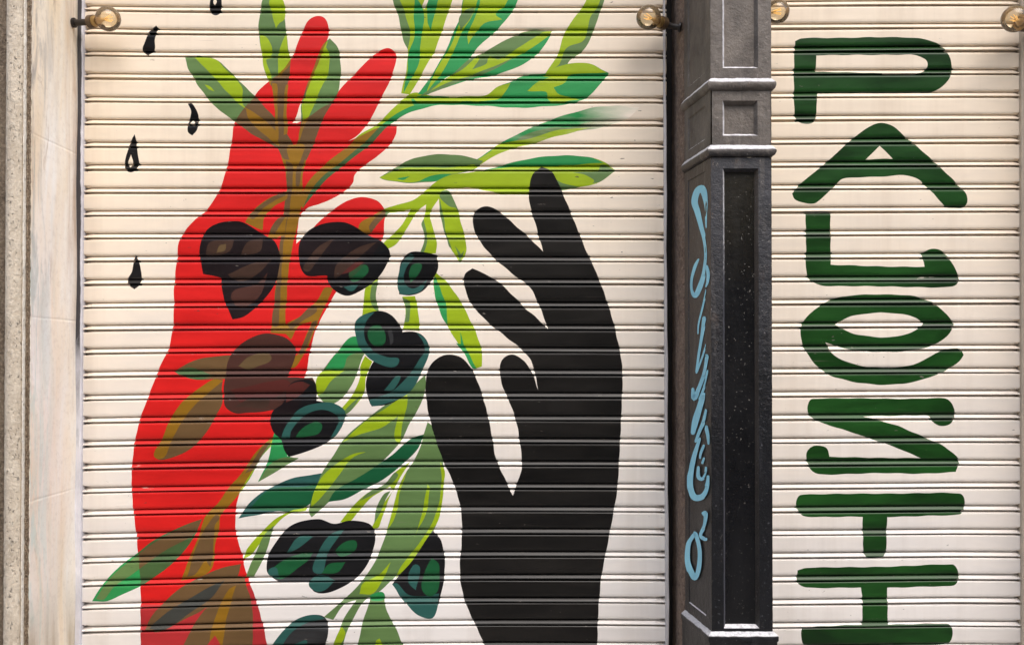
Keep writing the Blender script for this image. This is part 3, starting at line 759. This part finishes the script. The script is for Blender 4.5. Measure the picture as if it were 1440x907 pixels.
fig('painted_olive', 'K', [(382,580.5),(398,566),(404,545),(412,537),(424,533.5),(438,534.7),(445,546),(445,563),(466.7,567.7),(484,576),(485,589),(475,609),(461,621),(432,635),(406.5,642),(399,632),(395,617.8),(383.5,606)],
    [('T', [(395,618),(400.7,600.6),(418,577.7),(441,567.7),(466.7,566.5),(484,576),(485,589),(472,613),(463,618),(476.7,592),(472,583),(452.4,576),(429,583.4),(410,606),(406,617)]), ('G', [(415,615),(423.7,603.5),(443.8,593.4),(452.4,598),(449.5,609),(432,614)]), ('B3', [(404,545),(424,536),(436,541),(420,556),(402,566)])], over=True)
fig('painted_olive', 'K', [(375.8,803),(375.8,786),(387.7,762.4),(404.6,742),(425,732.5),(448.5,730),(469,736),(492.5,732),(513,733.6),(524.7,742),(527.4,759),(519.6,786),(502.7,809.7),(482.4,825),(458.7,833.4),(441.8,831.7),(433,818),(401,818),(382.6,811.4)],
    [('G', [(381,806),(394,790),(410,782),(440,777),(434,786),(421.5,796),(394.4,813)]), ('T', [(377,803),(388,797),(392,812),(382.6,811)]), ('T', [(401,779),(421.5,754),(440,755),(420,770)]), ('T', [(441,803),(446,779),(467,750),(484,745),(462,776),(452,806)]),
     ('G', [(472,776),(488,760.7),(501,761),(498,775),(478,782)]), ('G', [(452,806),(462,793),(485.8,789),(476,803)]), ('T', [(434,820),(450,808),(472,815),(455,830),(443,831)])])
fig('painted_olive', 'K3', [(380,910),(401,884),(421.5,869),(445,864),(458.7,870.6),(461,891),(456,911),(450,925),(374,925)],
    [('T', [(380,910),(401,884),(421.5,869),(445,864),(457,870),(428,877),(408,891),(394,912),(386,925),(374,925)]), ('T', [(412,906),(430,900),(432,904),(416,911)])])
# --- the black hand over the leaves
fig('painted_hand', 'black', [(761.7,234),(749.4,246.5),(744,266),(745.8,290.6),(753,315),(760,340),(764,354),(751,341),(735,326),(714,308),(700,296),(682,290.6),(670,296),(664.7,308),(668,326),(682,349),(696.4,364.7),(721,386),(746,405),(755,422),(763.5,442),(771,463),(755,447),(739,433.5),(716,410.5),(700,396.4),(682,386),(664,377.5),(654,385),(653,400),(659.4,421),(679,446),(707,470.5),(731.7,490),(746,506),(753,528),(757,548),(747,522),(735,506),(719,499),(707,505),(703,520),(706,541),(716.5,565),(726,593),(731.5,626),(734,654),(728,677.6),(721,696.5),(712,677.6),(697.6,644.7),(690.6,607),(683.5,574),(669.4,531.8),(655,508),(631.8,498),(610.6,508),(600,527),(600,564.7),(608,602),(622,644.7),(639,682),(648,715),(649.6,753),(646.8,804.7),(653,842),(667,875),(681,907),(700,1000),(836,1000),(840,907),(841,866),(846,809),(853,772),(862,724.7),(868,687),(871,640),(874,574),(875,518),(867.6,474),(855,428),(837.6,382),(823.5,350.6),(809,315),(791.7,273),(781,250),(772,238)])
# --- ink drops beside the red hand
fig('painted_drop', 'drop', [(220,36.4),(222,40),(217.5,56),(218,70),(208.4,79.4),(200.5,71),(203.4,59.5),(211.7,43)])
fig('painted_drop', 'drop', [(263.8,145.5),(269,145),(275.7,153.5),(279,165.4),(277.5,182),(270.4,190.5),(265,186.6),(263.8,177.3),(267,166.7),(269,156)])
hole([(271,169),(274.5,173),(271,177),(267.5,174)])
fig('painted_drop', 'drop', [(189,189.5),(191.8,198.5),(193.5,218),(195.8,231.5),(190,240.5),(183.6,242.5),(176.5,238),(175.3,228),(180.3,211.7),(185.2,197)])
hole([(184.2,218),(187,230),(183,236),(180,231.5)])
fig('painted_drop', 'drop', [(190,359),(193.5,365),(198,377.6),(198.8,391.7),(196,400.5),(189,406.7),(181,401.4),(179.7,393.5),(185.5,383),(187.3,370.6)])
fig('painted_drop', 'drop', [(303,-18),(309,-8),(312,4),(311.5,13),(309.5,19),(303.5,22),(297,18),(294.5,9),(297,-4)])
hole([(302,-3),(305,3),(302,8),(300,4)])
LAY_LEFT = LAY

# --- the green lettering on the narrow shutter
LAY = []
fig('painted_letter', 'letter', [(1118,58),(1126.4,54),(1189,53.8),(1248.8,52.8),(1285,54),(1308,58),(1326.5,68),(1336.4,83),(1338.7,96),(1334.8,111),(1325,122.6),(1311.6,129),(1280,130),(1222,130),(1149,130),(1148,159),(1144.6,170.6),(1133,174),(1121.4,170.6),(1117.5,160.7),(1116.5,96)])
hole([(1148,78),(1230,77.5),(1282,77),(1295,80),(1303,85.6),(1304,94.5),(1298,101),(1280,103.8),(1222,102.8),(1147,100.5)])
fig('painted_letter', 'letter', [(1238.8,173),(1252,175.5),(1265,185.5),(1288.5,205),(1321.5,235),(1344.7,258),(1358,273),(1360.6,285),(1355,292.5),(1342,293),(1329.8,291),(1305,265),(1283.5,248.5),(1232,249),(1184,252.5),(1172.7,263),(1146,286),(1134.7,287),(1117,280),(1113.5,273),(1126,258),(1162.8,228.5),(1199,195),(1222,179)])
hole([(1237,205),(1255.4,223),(1217.3,224.5)])
fig('painted_letter', 'letter', [(1133,299),(1167.6,299),(1168,340),(1168.3,372.3),(1231,374.4),(1300,375),(1296,356),(1310.5,350),(1327,355),(1342,376),(1348.4,391.7),(1344,401),(1330,404.8),(1248.8,403.4),(1153.5,401.6),(1139.4,394),(1134,383),(1133.5,340)])
fig('painted_letter', 'letter', [(1245,414.7),(1287.6,417.5),(1316,428.8),(1335,446.4),(1341.6,456),(1333.5,471),(1316,483.5),(1287.6,491.6),(1245,494.8),(1206.4,493),(1178,487),(1160.6,480.7),(1171,498),(1188.8,508),(1213.5,515),(1248.8,516.5),(1280.5,513.5),(1305,503),(1323,494),(1340.5,489.5),(1351,491.5),(1355.5,499.4),(1349.4,508),(1330,521),(1301.7,533),(1266.4,540),(1231,541),(1196,536.4),(1164,526),(1144.7,510),(1130.6,488.8),(1126,471),(1128.8,453.5),(1146.5,434),(1174.7,420),(1210,415.4)])
hole([(1174,456),(1196,445.4),(1231,440),(1259.4,440.4),(1287.6,446.4),(1299,455),(1287.6,464),(1259.4,473),(1231,473.6),(1196,467.6)])
fig('painted_letter', 'letter', [(1141,561),(1208,560),(1270,560.5),(1330,560.5),(1339,567.7),(1342,585.4),(1336.5,596),(1322,598.4),(1311,592),(1306,585),(1260,584.5),(1214,585.4),(1259,597),(1294.7,612),(1326,626.8),(1342,638.6),(1348.7,649),(1344,664),(1298.7,666),(1247.5,665),(1149,666),(1137.5,655),(1135,636),(1145,627),(1161,629),(1166.8,642.5),(1227.8,643.7),(1294.7,643.7),(1259,628.7),(1208,611),(1149,591),(1137.5,582),(1136.5,567.7)])
fig('painted_letter', 'letter', [(1120.7,701.6),(1125,695.7),(1227.8,694),(1350,694),(1356.3,701.6),(1355.7,715),(1350,722.4),(1300,724.5),(1247.5,726),(1246.5,755),(1245.5,778),(1239.6,784),(1220,784),(1214.8,778),(1213,726),(1129.4,724.4),(1120.7,715)])
fig('painted_letter', 'letter', [(1121.5,802),(1133,798),(1227.8,797),(1340,794),(1347,802),(1348,811.8),(1342,822.4),(1300,824.5),(1247.5,826),(1248.7,877),(1334,877),(1338.8,884.6),(1338.5,898),(1332,906),(1230,909),(1134,908),(1128,902),(1127.4,885),(1133,881),(1212,877.5),(1213,850),(1211,826),(1133,825),(1121,817)])
LAY_RIGHT = LAY


mur = empty('roller_shutter', (X(525, YS), YS, 0))
tag(mur, 'wide cream roller shutter painted with a red hand, a black hand and an olive branch', 'shutter')
build_curtain(mur, LEFT_COLS, 104, 937, -13, 30, LAY_LEFT, (118, 933))
let = empty('roller_shutter', (X(1250, YS), YS, 0))
tag(let, 'narrow cream roller shutter with dark green block letters running down it', 'shutter')
build_curtain(let, RIGHT_COLS, 1052, 1450, -13, 30, LAY_RIGHT, (1062, 1436))

def rail(root, ua, ub, va, vb, y0, mat, wobble=0.0):
    """a guide rail: a slim channel beside the slats, from the pavement to the lintel"""
    bm = bmesh.new()
    zt, zb = HT, 0.0
    n = 40
    rows = []
    for i in range(n + 1):
        z = zb + (zt - zb) * i / n
        t = (Z(va, y0) - z) / (Z(va, y0) - Z(vb, y0))
        xa = X(ua[0], y0, va) * (1 - t) + X(ua[1], y0, vb) * t
        xb = X(ub[0], y0, va) * (1 - t) + X(ub[1], y0, vb) * t
        w = wobble * (math.sin(i * 2.1) + math.sin(i * .83 + 1)) * .5
        rows.append([bm.verts.new(c) for c in ((xa, y0 + .05, z), (xa, y0, z), (xa + .002, y0 - .003, z), (xb + w - .002, y0 - .003, z), (xb + w, y0, z), (xb + w, y0 + .05, z))])
    for r0, r1 in zip(rows, rows[1:]):
        for k in range(5): bm.faces.new((r0[k], r0[k + 1], r1[k + 1], r1[k]))
    bm.faces.new(rows[0]); bm.faces.new(rows[-1])
    return obj('guide_rail', bm, mat, root)
rail(mur, (109.5, 100.5), (117.6, 113.2), 0, 907, YS - .012, M_RAIL_L)
rail(mur, (933, 936.3), (936, 941), 0, 907, YS - .012, M_RAIL, .002)
rail(let, (1050, 1050), (1061, 1061), 0, 907, YS - .012, M_RAIL_C)
rail(let, (1435.5, 1437.5), (1452, 1452), 0, 907, YS - .012, M_RAIL_C)
for root, ua, ub in ((mur, 104, 946), (let, 1050, 1452)):     # closing bar along the foot of each shutter
    bm = bmesh.new()
    box(bm, X(ua, YS), X(ub, YS), YS - .006, YS + .03, 0.0, 0.30, .004)
    obj('bottom_bar', bm, M_RAIL_C, root)

# ------------------------------------------------------------------ left stone jamb
XJ = X(42, 3.15)
jamb = empty('stone_jamb', (XJ - .2, 3.3, 0))
tag(jamb, 'weathered stone jamb with a limewashed reveal beside the mural shutter', 'wall')
bm = bmesh.new()                               # reveal facing the shutter
nz, ny = 60, 8
g = [[bm.verts.new((XJ + .003 * math.sin(i * .7) * math.sin(j * 1.1), 3.155 + (3.56 - 3.155) * j / ny, HT * i / nz)) for j in range(ny + 1)] for i in range(nz + 1)]
for i in range(nz):
    for j in range(ny): bm.faces.new((g[i][j], g[i][j + 1], g[i + 1][j + 1], g[i + 1][j]))
gb = [[bm.verts.new((XJ - .0035, y, z)) for y in (3.155, 3.56)] for z in (0, HT)]
bm.faces.new((g[0][0], gb[0][0], gb[1][0], *[g[i][0] for i in range(nz, 0, -1)]))
bm.faces.new((g[0][ny], *[g[i][ny] for i in range(1, nz + 1)], gb[1][1], gb[0][1]))
bm.faces.new((gb[0][0], gb[0][1], gb[1][1], gb[1][0]))
obj('reveal', bm, M_PLAST, jamb, smooth=True, angle=40)
def wavy_sweep(prof, n, amp, mat, name, parent, seed):
    """vertical moulding: prof = plan outline (x, y), roughened by weather"""
    rnd = random.Random(seed)
    bm = bmesh.new(); rows = []
    for i in range(n + 1):
        z = HT * i / n
        rows.append([bm.verts.new((x + rnd.uniform(-amp, amp), y + rnd.uniform(-amp, amp), z)) for x, y in prof])
    for r0, r1 in zip(rows, rows[1:]):
        for k in range(len(prof) - 1): bm.faces.new((r0[k], r0[k + 1], r1[k + 1], r1[k]))
    return obj(name, bm, mat, parent, smooth=True, angle=50)
y0 = 3.15
xb, xc, xm, xd = X(7, y0), X(31.5, y0), X(34.3, y0), X(41.5, y0)
roll = [(xb - .004, y0 + .02)]
for i in range(13):
    a = math.pi * (1.0 - i / 12.0)
    roll.append(((xb + xc) / 2 + math.cos(a) * (xc - xb) / 2, y0 + .008 - math.sin(a) ** .8 * .027))
roll += [(xc + .001, y0 + .03)]
wavy_sweep(roll, 260, .0008, M_STONE, 'roll_moulding', jamb, 1)
wavy_sweep([(xc - .002, y0 + .02), (xc - .001, y0 + .002), (xc + .002, y0 - .005), (xm - .002, y0 - .005), (xm, y0 + .002), (xm + .001, y0 + .03)], 200, .0006, M_FILLET, 'fillet', jamb, 7)
wavy_sweep([(xm - .001, y0 + .02), (xm + .001, y0 + .006), (xm + .004, y0 + .003), ((xm + xd) / 2, y0 + .007), (xd - .004, y0 + .003), (XJ - .0022, y0 + .002), (XJ - .0012, y0 + .005)], 330, .0015, M_STONE_G, 'rough_groove', jamb, 2)
bm = bmesh.new()
box(bm, -9, xb, y0 + .012, 3.56, 0, HT)
obj('wall_face', bm, M_STONE_D, jamb)

# ------------------------------------------------------------------ masonry strip and dark recess behind the iron pillar
Y1, Y2 = 3.15, 3.42                       # front of the pillar, back edge of its side
xf0, xf1, xk = X(1000, Y1), X(1085.5, Y1), X(963, Y2)
pier = empty('masonry_pier', ((xk + xf1) / 2, 3.5, 0))
tag(pier, 'rough brown rendered pier between the mural shutter and the iron pillar', 'wall')
prof = [(X(950, 3.5), 3.60), (X(950, 3.5), 3.492), (X(953, 3.48), 3.474), (X(958, 3.45), 3.445), (xk + .004, 3.424), (xf1 - .012, 3.424), (xf1 - .012, 3.60)]
wavy_sweep(prof, 150, .0014, M_BROWN, 'rendered_face', pier, 3)
bm = bmesh.new()
box(bm, X(930, 3.53), X(950, 3.5) + .002, 3.575, 3.62, 0, HT)
obj('recess', bm, M_DARK, pier)

# ------------------------------------------------------------------ cast-iron pillar
pil = empty('iron_pillar', ((xf0 + xf1) / 2, Y1 + .13, 0))
tag(pil, 'dark cast-iron pillar with recessed panels and blue graffiti between the two shutters', 'pillar')
def quad_grid(bm, P, xs, zs, wells, depth, bev, mi_well, wear=False):
    """a flat face with sunk panels.  P(s, z, d): point at s along the face, height z, d into it"""
    rnd = random.Random(int(depth * 1e5) + len(xs))
    for (a, b, c, d) in wells:
        pass
    S = sorted(set([xs[0], xs[1]] + [w[0] for w in wells] + [w[1] for w in wells]))
    ZZ = sorted(set([zs[0], zs[1]] + [w[2] for w in wells] + [w[3] for w in wells]))
    cache = {}
    def vert(s, z, d=0.0):
        k = (round(s, 5), round(z, 5), round(d, 5))
        if k not in cache: cache[k] = bm.verts.new(P(s, z, d))
        return cache[k]
    def sub(a, b, n): return [a + (b - a) * i / n for i in range(n + 1)]
    for s0, s1 in zip(S, S[1:]):
        for z0, z1 in zip(ZZ, ZZ[1:]):
            hit = [w for w in wells if w[0] <= s0 + 1e-6 and w[1] >= s1 - 1e-6 and w[2] <= z0 + 1e-6 and w[3] >= z1 - 1e-6]
            if hit: continue
            bm.faces.new((vert(s0, z0), vert(s1, z0), vert(s1, z1), vert(s0, z1)))
    for (s0, s1, z0, z1) in wells:
        ring = [(s0, z0), (s1, z0), (s1, z1), (s0, z1)]
        # split the well's border where grid lines meet it
        i0 = [(s0 + bev, z0 + bev), (s1 - bev, z0 + bev), (s1 - bev, z1 - bev), (s0 + bev, z1 - bev)]
        wf = []
        for k in range(4):
            a, b = ring[k], ring[(k + 1) % 4]; c, d = i0[(k + 1) % 4], i0[k]
            wf.append(bm.faces.new((bm.verts.new(P(*a, 0)), bm.verts.new(P(*b, 0)), bm.verts.new(P(*c, depth)), bm.verts.new(P(*d, depth)))))
        f = bm.faces.new([bm.verts.new(P(*p, depth)) for p in i0])
        f.material_index = mi_well
        if wear:
            wf[0].material_index = 2; wf[3].material_index = 2
Ztop, Zbot = HT, 0.0
def zf(v): return Z(v, Y1)
bm = bmesh.new()
front = lambda s, z, d: Vector((s, Y1 + d, z))
w0, w1 = X(1017, Y1), X(1067, Y1)
z_base = zf(888)
quad_grid(bm, front, (xf0, xf1), (z_base, zf(222)), [(w0, w1, zf(883), zf(237))], .020, .0085, 1, True)
quad_grid(bm, front, (xf0 + .004, xf1 - .002), (zf(212), zf(116)), [(w0, w1 - .002, zf(191), zf(142))], .018, .0085, 0, True)
quad_grid(bm, front, (xf0, xf1), (zf(116), Ztop), [(w0, w1, zf(96), zf(-190))], .018, .0085, 0, True)
# the left side, running back to the masonry
LV = Vector((xk - xf0, Y2 - Y1, 0)); LL = LV.length; LD = LV.normalized(); LN = Vector((-LD.y, LD.x, 0))
if LN.x > 0: LN = -LN
side = lambda s, z, d: Vector((xf0, Y1, z)) + LD * s - LN * d
def side_uv(u, v):
    """photograph pixel -> (distance along the side face, height)"""
    o = Vector((0, 0, EYE)); d = at(u, v, 1.0) - o
    p0 = Vector((xf0, Y1, 0))
    t = (p0 - o).dot(LN) / d.dot(LN)
    p = o + d * t
    return (p - p0).dot(LD), p.z
sw = (LL * .20, LL * .86)
quad_grid(bm, side, (0, LL), (z_base, zf(222)), [(*sw, zf(872), zf(236))], .003, .003, 0)
quad_grid(bm, side, (0, LL), (zf(212), zf(116)), [(*sw, zf(191), zf(142))], .004, .004, 0)
quad_grid(bm, side, (0, LL), (zf(116), Ztop), [(*sw, zf(96), zf(-190))], .004, .004, 0)
# the right side, plain
for za, zb in ((z_base, zf(222)), (zf(212), zf(116)), (zf(116), Ztop)):
    bm.faces.new([bm.verts.new(p) for p in ((xf1, Y1, za), (xf1, Y2, za), (xf1, Y2, zb), (xf1, Y1, zb))])
bmesh.ops.remove_doubles(bm, verts=bm.verts, dist=1e-5)
for it in range(6):                         # break the faces up finely enough to carry the lumps of old paint
    lim = .012
    longe = [e for e in bm.edges if e.calc_length() > lim]
    if not longe: break
    bmesh.ops.subdivide_edges(bm, edges=longe, cuts=1 if it else 3, use_grid_fill=True)
    bmesh.ops.remove_doubles(bm, verts=bm.verts, dist=1e-5)
bmesh.ops.recalc_face_normals(bm, faces=bm.faces)
bm.normal_update()
for v in bm.verts:
    nz = mnoise.noise(v.co * 45) * .0007 + mnoise.noise(v.co * 140) * .0008
    v.co += v.normal * nz
obj('shaft', bm, [M_IRON, M_PANEL, M_WORN], pil, smooth=True, angle=28)

def collar(name, prof, rough=.0007, seed=1):
    """a moulding run round the three visible sides; prof = (out, z)"""
    rnd = random.Random(seed)
    bm = bmesh.new()
    path = []
    def pts(o):
        A = Vector((xk, Y2, 0)) + LN * o
        # corner: offset side line meets offset front line
        p0 = Vector((xf0, Y1, 0)) + LN * o
        t = (Y1 - o - p0.y) / LD.y
        B = p0 + LD * t
        C = Vector((xf1 + o, Y1 - o, 0)); D = Vector((xf1 + o, Y2, 0))
        r = []
        for p, q, n in ((A, B, 14), (B, C, 16), (C, D, 8)):
            for i in range(n): r.append(p.lerp(q, i / n))
        r.append(D)
        return r
    rows = []
    for o, z in prof:
        rows.append([bm.verts.new((p.x + rnd.uniform(-rough, rough), p.y + rnd.uniform(-rough, rough), z + rnd.uniform(-rough, rough) * 1.5)) for p in pts(o)])
    for r0, r1 in zip(rows, rows[1:]):
        for k in range(len(r0) - 1): bm.faces.new((r0[k], r0[k + 1], r1[k + 1], r1[k]))
    bmesh.ops.reverse_faces(bm, faces=bm.faces)
    return obj(name, bm, M_IRON, pil, smooth=True, angle=38)
def torus_prof(zc, r, out, n=9):
    t = zc + r
    return [(-.004, t + .002), (.001, t + .001), (out * .75, t - .009), (out * .95, t - .012), (out * 1.08, t - r * .9), (out * 1.05, t - r * 1.25), (out * .8, t - r * 1.65), (out * .35, t - r * 1.9), (0, t - r * 1.95), (-.004, t - r * 2)]
collar('collar', torus_prof((zf(111) + zf(128)) / 2, (zf(111) - zf(128)) / 2, .012), seed=4)
collar('collar', torus_prof((zf(205) + zf(221)) / 2, (zf(205) - zf(221)) / 2, .012), seed=5)
zb = zf(893)
collar('plinth', [(-.004, zb + .013), (.002, zb + .012), (.013, zb + .003), (.015, zb - .002), (.015, zb - .013), (.011, zb - .019), (.011, .0)], seed=6)

# spray tag on the pillar's left side: strokes of (u, v) with a width in px
STROKES = [     # (u, v, width) along each pull of the can
 [(993.5,321,2),(993,300,4),(992,283,8),(988,267,12),(980,269,10),(976,284,10),(980,298,9),(985,318,7),(990,338,6),(992,360,5.5),(989,385,6.5),(984,402,8),(977,416,7),(972,408,4),(972,392,4),(977,374,5),(982,364,2.5)],
 [(994,373,4),(996.5,385,5),(995.5,397,4),(993,404,2)],
 [(993,407,3),(988,430,3),(982,455,2.5),(981,470,2)],
 [(991,445,8),(987,470,5),(982,500,4),(979,525,4)],
 [(979,525,3),(987,503,3),(993,484,2.5)],
 [(995,498,7),(991,522,6),(983,545,6),(976,560,8),(974,545,4)],
 [(996.5,520,3),(990,545,4),(983,562,3)],
 [(990,552,8),(984,572,9),(978,592,10),(974,611,6)],
 [(994,575,5),(990,592,6),(984,606,5),(978,622,4)],
 [(994,598,6),(997,612,5),(998,625,3)],
 [(985,615,4),(977,640,7),(972.5,662,8),(971.5,683,8),(976,698,10),(986,699,9),(993,692,8),(997,678,6),(997.5,668,4)],
 [(991,625,4),(986,637,4),(985,645,3)], [(991,643,3),(988,652,4)],
 [(983,655,4),(983,670,6),(989,673,5),(994,664,4),(995,656,3)],
 [(989,724,8),(994,722,8),(992,738,6),(986,752,5),(991,757,6),(997,758,4)],
 [(978,750,6),(970,764,6),(968.5,788,7),(974,806,9),(979,812,7),(984,797,7),(985,774,6),(980,752,6),(976,749,4)]]
bm = bmesh.new()
for si, pts in enumerate(STROKES):
    sp = []
    for i in range(len(pts) - 1):
        p0, p1, p2, p3 = (Vector(pts[max(i - 1, 0)]), Vector(pts[i]), Vector(pts[i + 1]), Vector(pts[min(i + 2, len(pts) - 1)]))
        for s in range(6):
            t = s / 6
            sp.append(.5 * ((2 * p1) + (p2 - p0) * t + (2 * p0 - 5 * p1 + 4 * p2 - p3) * t * t + (3 * p1 - p0 - 3 * p2 + p3) * t**3))
    sp.append(Vector(pts[-1]))
    prev = None
    for i, p in enumerate(sp):
        t = (sp[min(i + 1, len(sp) - 1)] - sp[max(i - 1, 0)]).xy.normalized()
        nrm = Vector((-t.y, t.x))
        ww = .46 * p.z * (1 if 0 < i < len(sp) - 1 else .5)
        row = []
        for sgn in (-1, 1):
            q = p.xy + nrm * ww * sgn
            s, z = side_uv(min(q.x, 999.4), q.y)
            s = max(.002, s)
            inwell = sw[0] < s < sw[1]
            dd = 0.0
            if inwell:
                m = min(s - sw[0], sw[1] - s)
                dd = .003 * min(1, m / .003)
            row.append(bm.verts.new(side(s, z, dd - .0012 - si * .0003)))
        if prev: bm.faces.new((prev[0], prev[1], row[1], row[0]))
        prev = row
obj('spray_tag', bm, M_TAG, pil)

# ------------------------------------------------------------------ right pier beyond the lettered shutter, lintel above
rp = empty('stone_pier', (X(1452, 3.5) + .3, 3.3, 0))
tag(rp, 'stone pier at the right end of the lettered shutter', 'wall')
bm = bmesh.new()
box(bm, X(1453, 3.5), 9.0, 3.34, 3.6, 0, HT, .006)
obj('pier_face', bm, M_STONE, rp)
ln = empty('stone_lintel', (0, 3.4, HT))
tag(ln, 'long stone lintel above both shutters', 'lintel')
bm = bmesh.new()
box(bm, -9, 9, 3.13, 3.8, HT + .002, 4.8, .008)
obj('lintel_face', bm, M_STONE, ln)
bm = bmesh.new()
box(bm, -9, 9, 3.64, 3.8, 0.0, HT - .002)  # unseen backing added behind the shutters to stop light
tag(obj('light_block_wall', bm, M_DARK), 'dark wall added behind the shutters to block light', 'wall')

# ------------------------------------------------------------------ festoon bulbs
def bulb(name, label, u, v, y, rpx, axis, arm, group='amber globe bulbs over the shutters'):
    c = at(u, v, y); r = rpx / F * y
    root = empty(name, c)
    tag(root, label, 'bulb', group)
    ax = axis.normalized()
    prof = []
    for i in range(19):
        a = math.pi * i / 18
        prof.append((math.cos(a) * r, math.sin(a) * r))
    neck = .36 * r
    prof = [(d, rr) for d, rr in prof if not (d > 0 and rr < neck * 1.3 and False)]
    cut = [(-d, rr) for d, rr in prof if True]
    cut = [(d, rr) for d, rr in cut if d < r * .88] + [(r * 1.0, neck * 1.18), (r * 1.15, neck)]
    bm = bmesh.new(); lathe(bm, c, ax, cut, 40)
    obj('globe', bm, M_GLASS, root, smooth=True)
    bm = bmesh.new(); lathe(bm, c, ax, [(r * .10, 0), (r * .12, r * .10), (r * .5, r * .12), (r * .85, r * .26), (r * 1.12, r * .30), (r * 1.12, 0)], 18)
    obj('filament_stem', bm, M_STEM, root, smooth=True)
    s1 = ax.orthogonal().normalized(); s2 = ax.cross(s1)
    bm = bmesh.new()
    for k in range(6):
        a = 2 * math.pi * k / 6
        d = s1 * math.cos(a) + s2 * math.sin(a)
        tube(bm, [c + ax * (r * .30) + d * r * .10, c - ax * (r * .30) + d * r * .26], r * .03, 6)
    obj('filament', bm, M_FIL, root)
    bm = bmesh.new(); lathe(bm, c, ax, [(r * 1.13, 0), (r * 1.13, r * .42), (r * 1.22, r * .46), (r * 1.5, r * .46), (r * 1.52, 0)], 24)
    obj('cap', bm, M_BRASS, root, smooth=True, angle=40)
    bm = bmesh.new(); lathe(bm, c, ax, [(r * 1.5, 0), (r * 1.5, r * .52), (r * 1.95, r * .55), (r * 2.0, r * .3), (r * 2.0, 0)], 24)
    obj('socket', bm, M_SOCK, root, smooth=True, angle=40)
    st = c + ax * (r * 1.95)
    bm = bmesh.new()
    tube(bm, [st] + arm(st), .011, 12)
    end = arm(st)[-1]; pre = ([st] + arm(st))[-2]
    lathe(bm, end, (pre - end).normalized(), [(0, 0), (0, .017), (.006, .017), (.008, .012), (.008, 0)], 18)
    obj('bracket', bm, M_ARM, root, smooth=True, angle=40)
    return root
V3 = Vector
bulb('globe_bulb', 'amber globe bulb on a black bracket at the upper left corner of the mural shutter', 152, 27, 3.40, 17.3, V3((-1, .42, 0)),
     lambda s: [V3((XJ + .004, s.y + .010, s.z))])
bulb('globe_bulb', 'amber globe bulb on a thin bracket just left of the iron pillar', 912, 25, 3.38, 17.3, V3((.75, .66, -.04)),
     lambda s: [s + V3((.025, .012, -.004)), V3((X(958, 3.44), 3.437, s.z - .012))])
bulb('globe_bulb', 'amber globe bulb half hidden behind the right edge of the iron pillar', 1093, 17, 3.36, 17.0, V3((-.9, .42, .05)),
     lambda s: [V3((xf1 - .002, s.y + .008, s.z))])
bulb('globe_bulb', 'amber globe bulb cut by the right edge of the photo above the green lettering', 1427, 27, 3.38, 18.5, V3((.72, .69, .0)),
     lambda s: [V3((X(1453, 3.5) - .001, s.y + .012, s.z))])
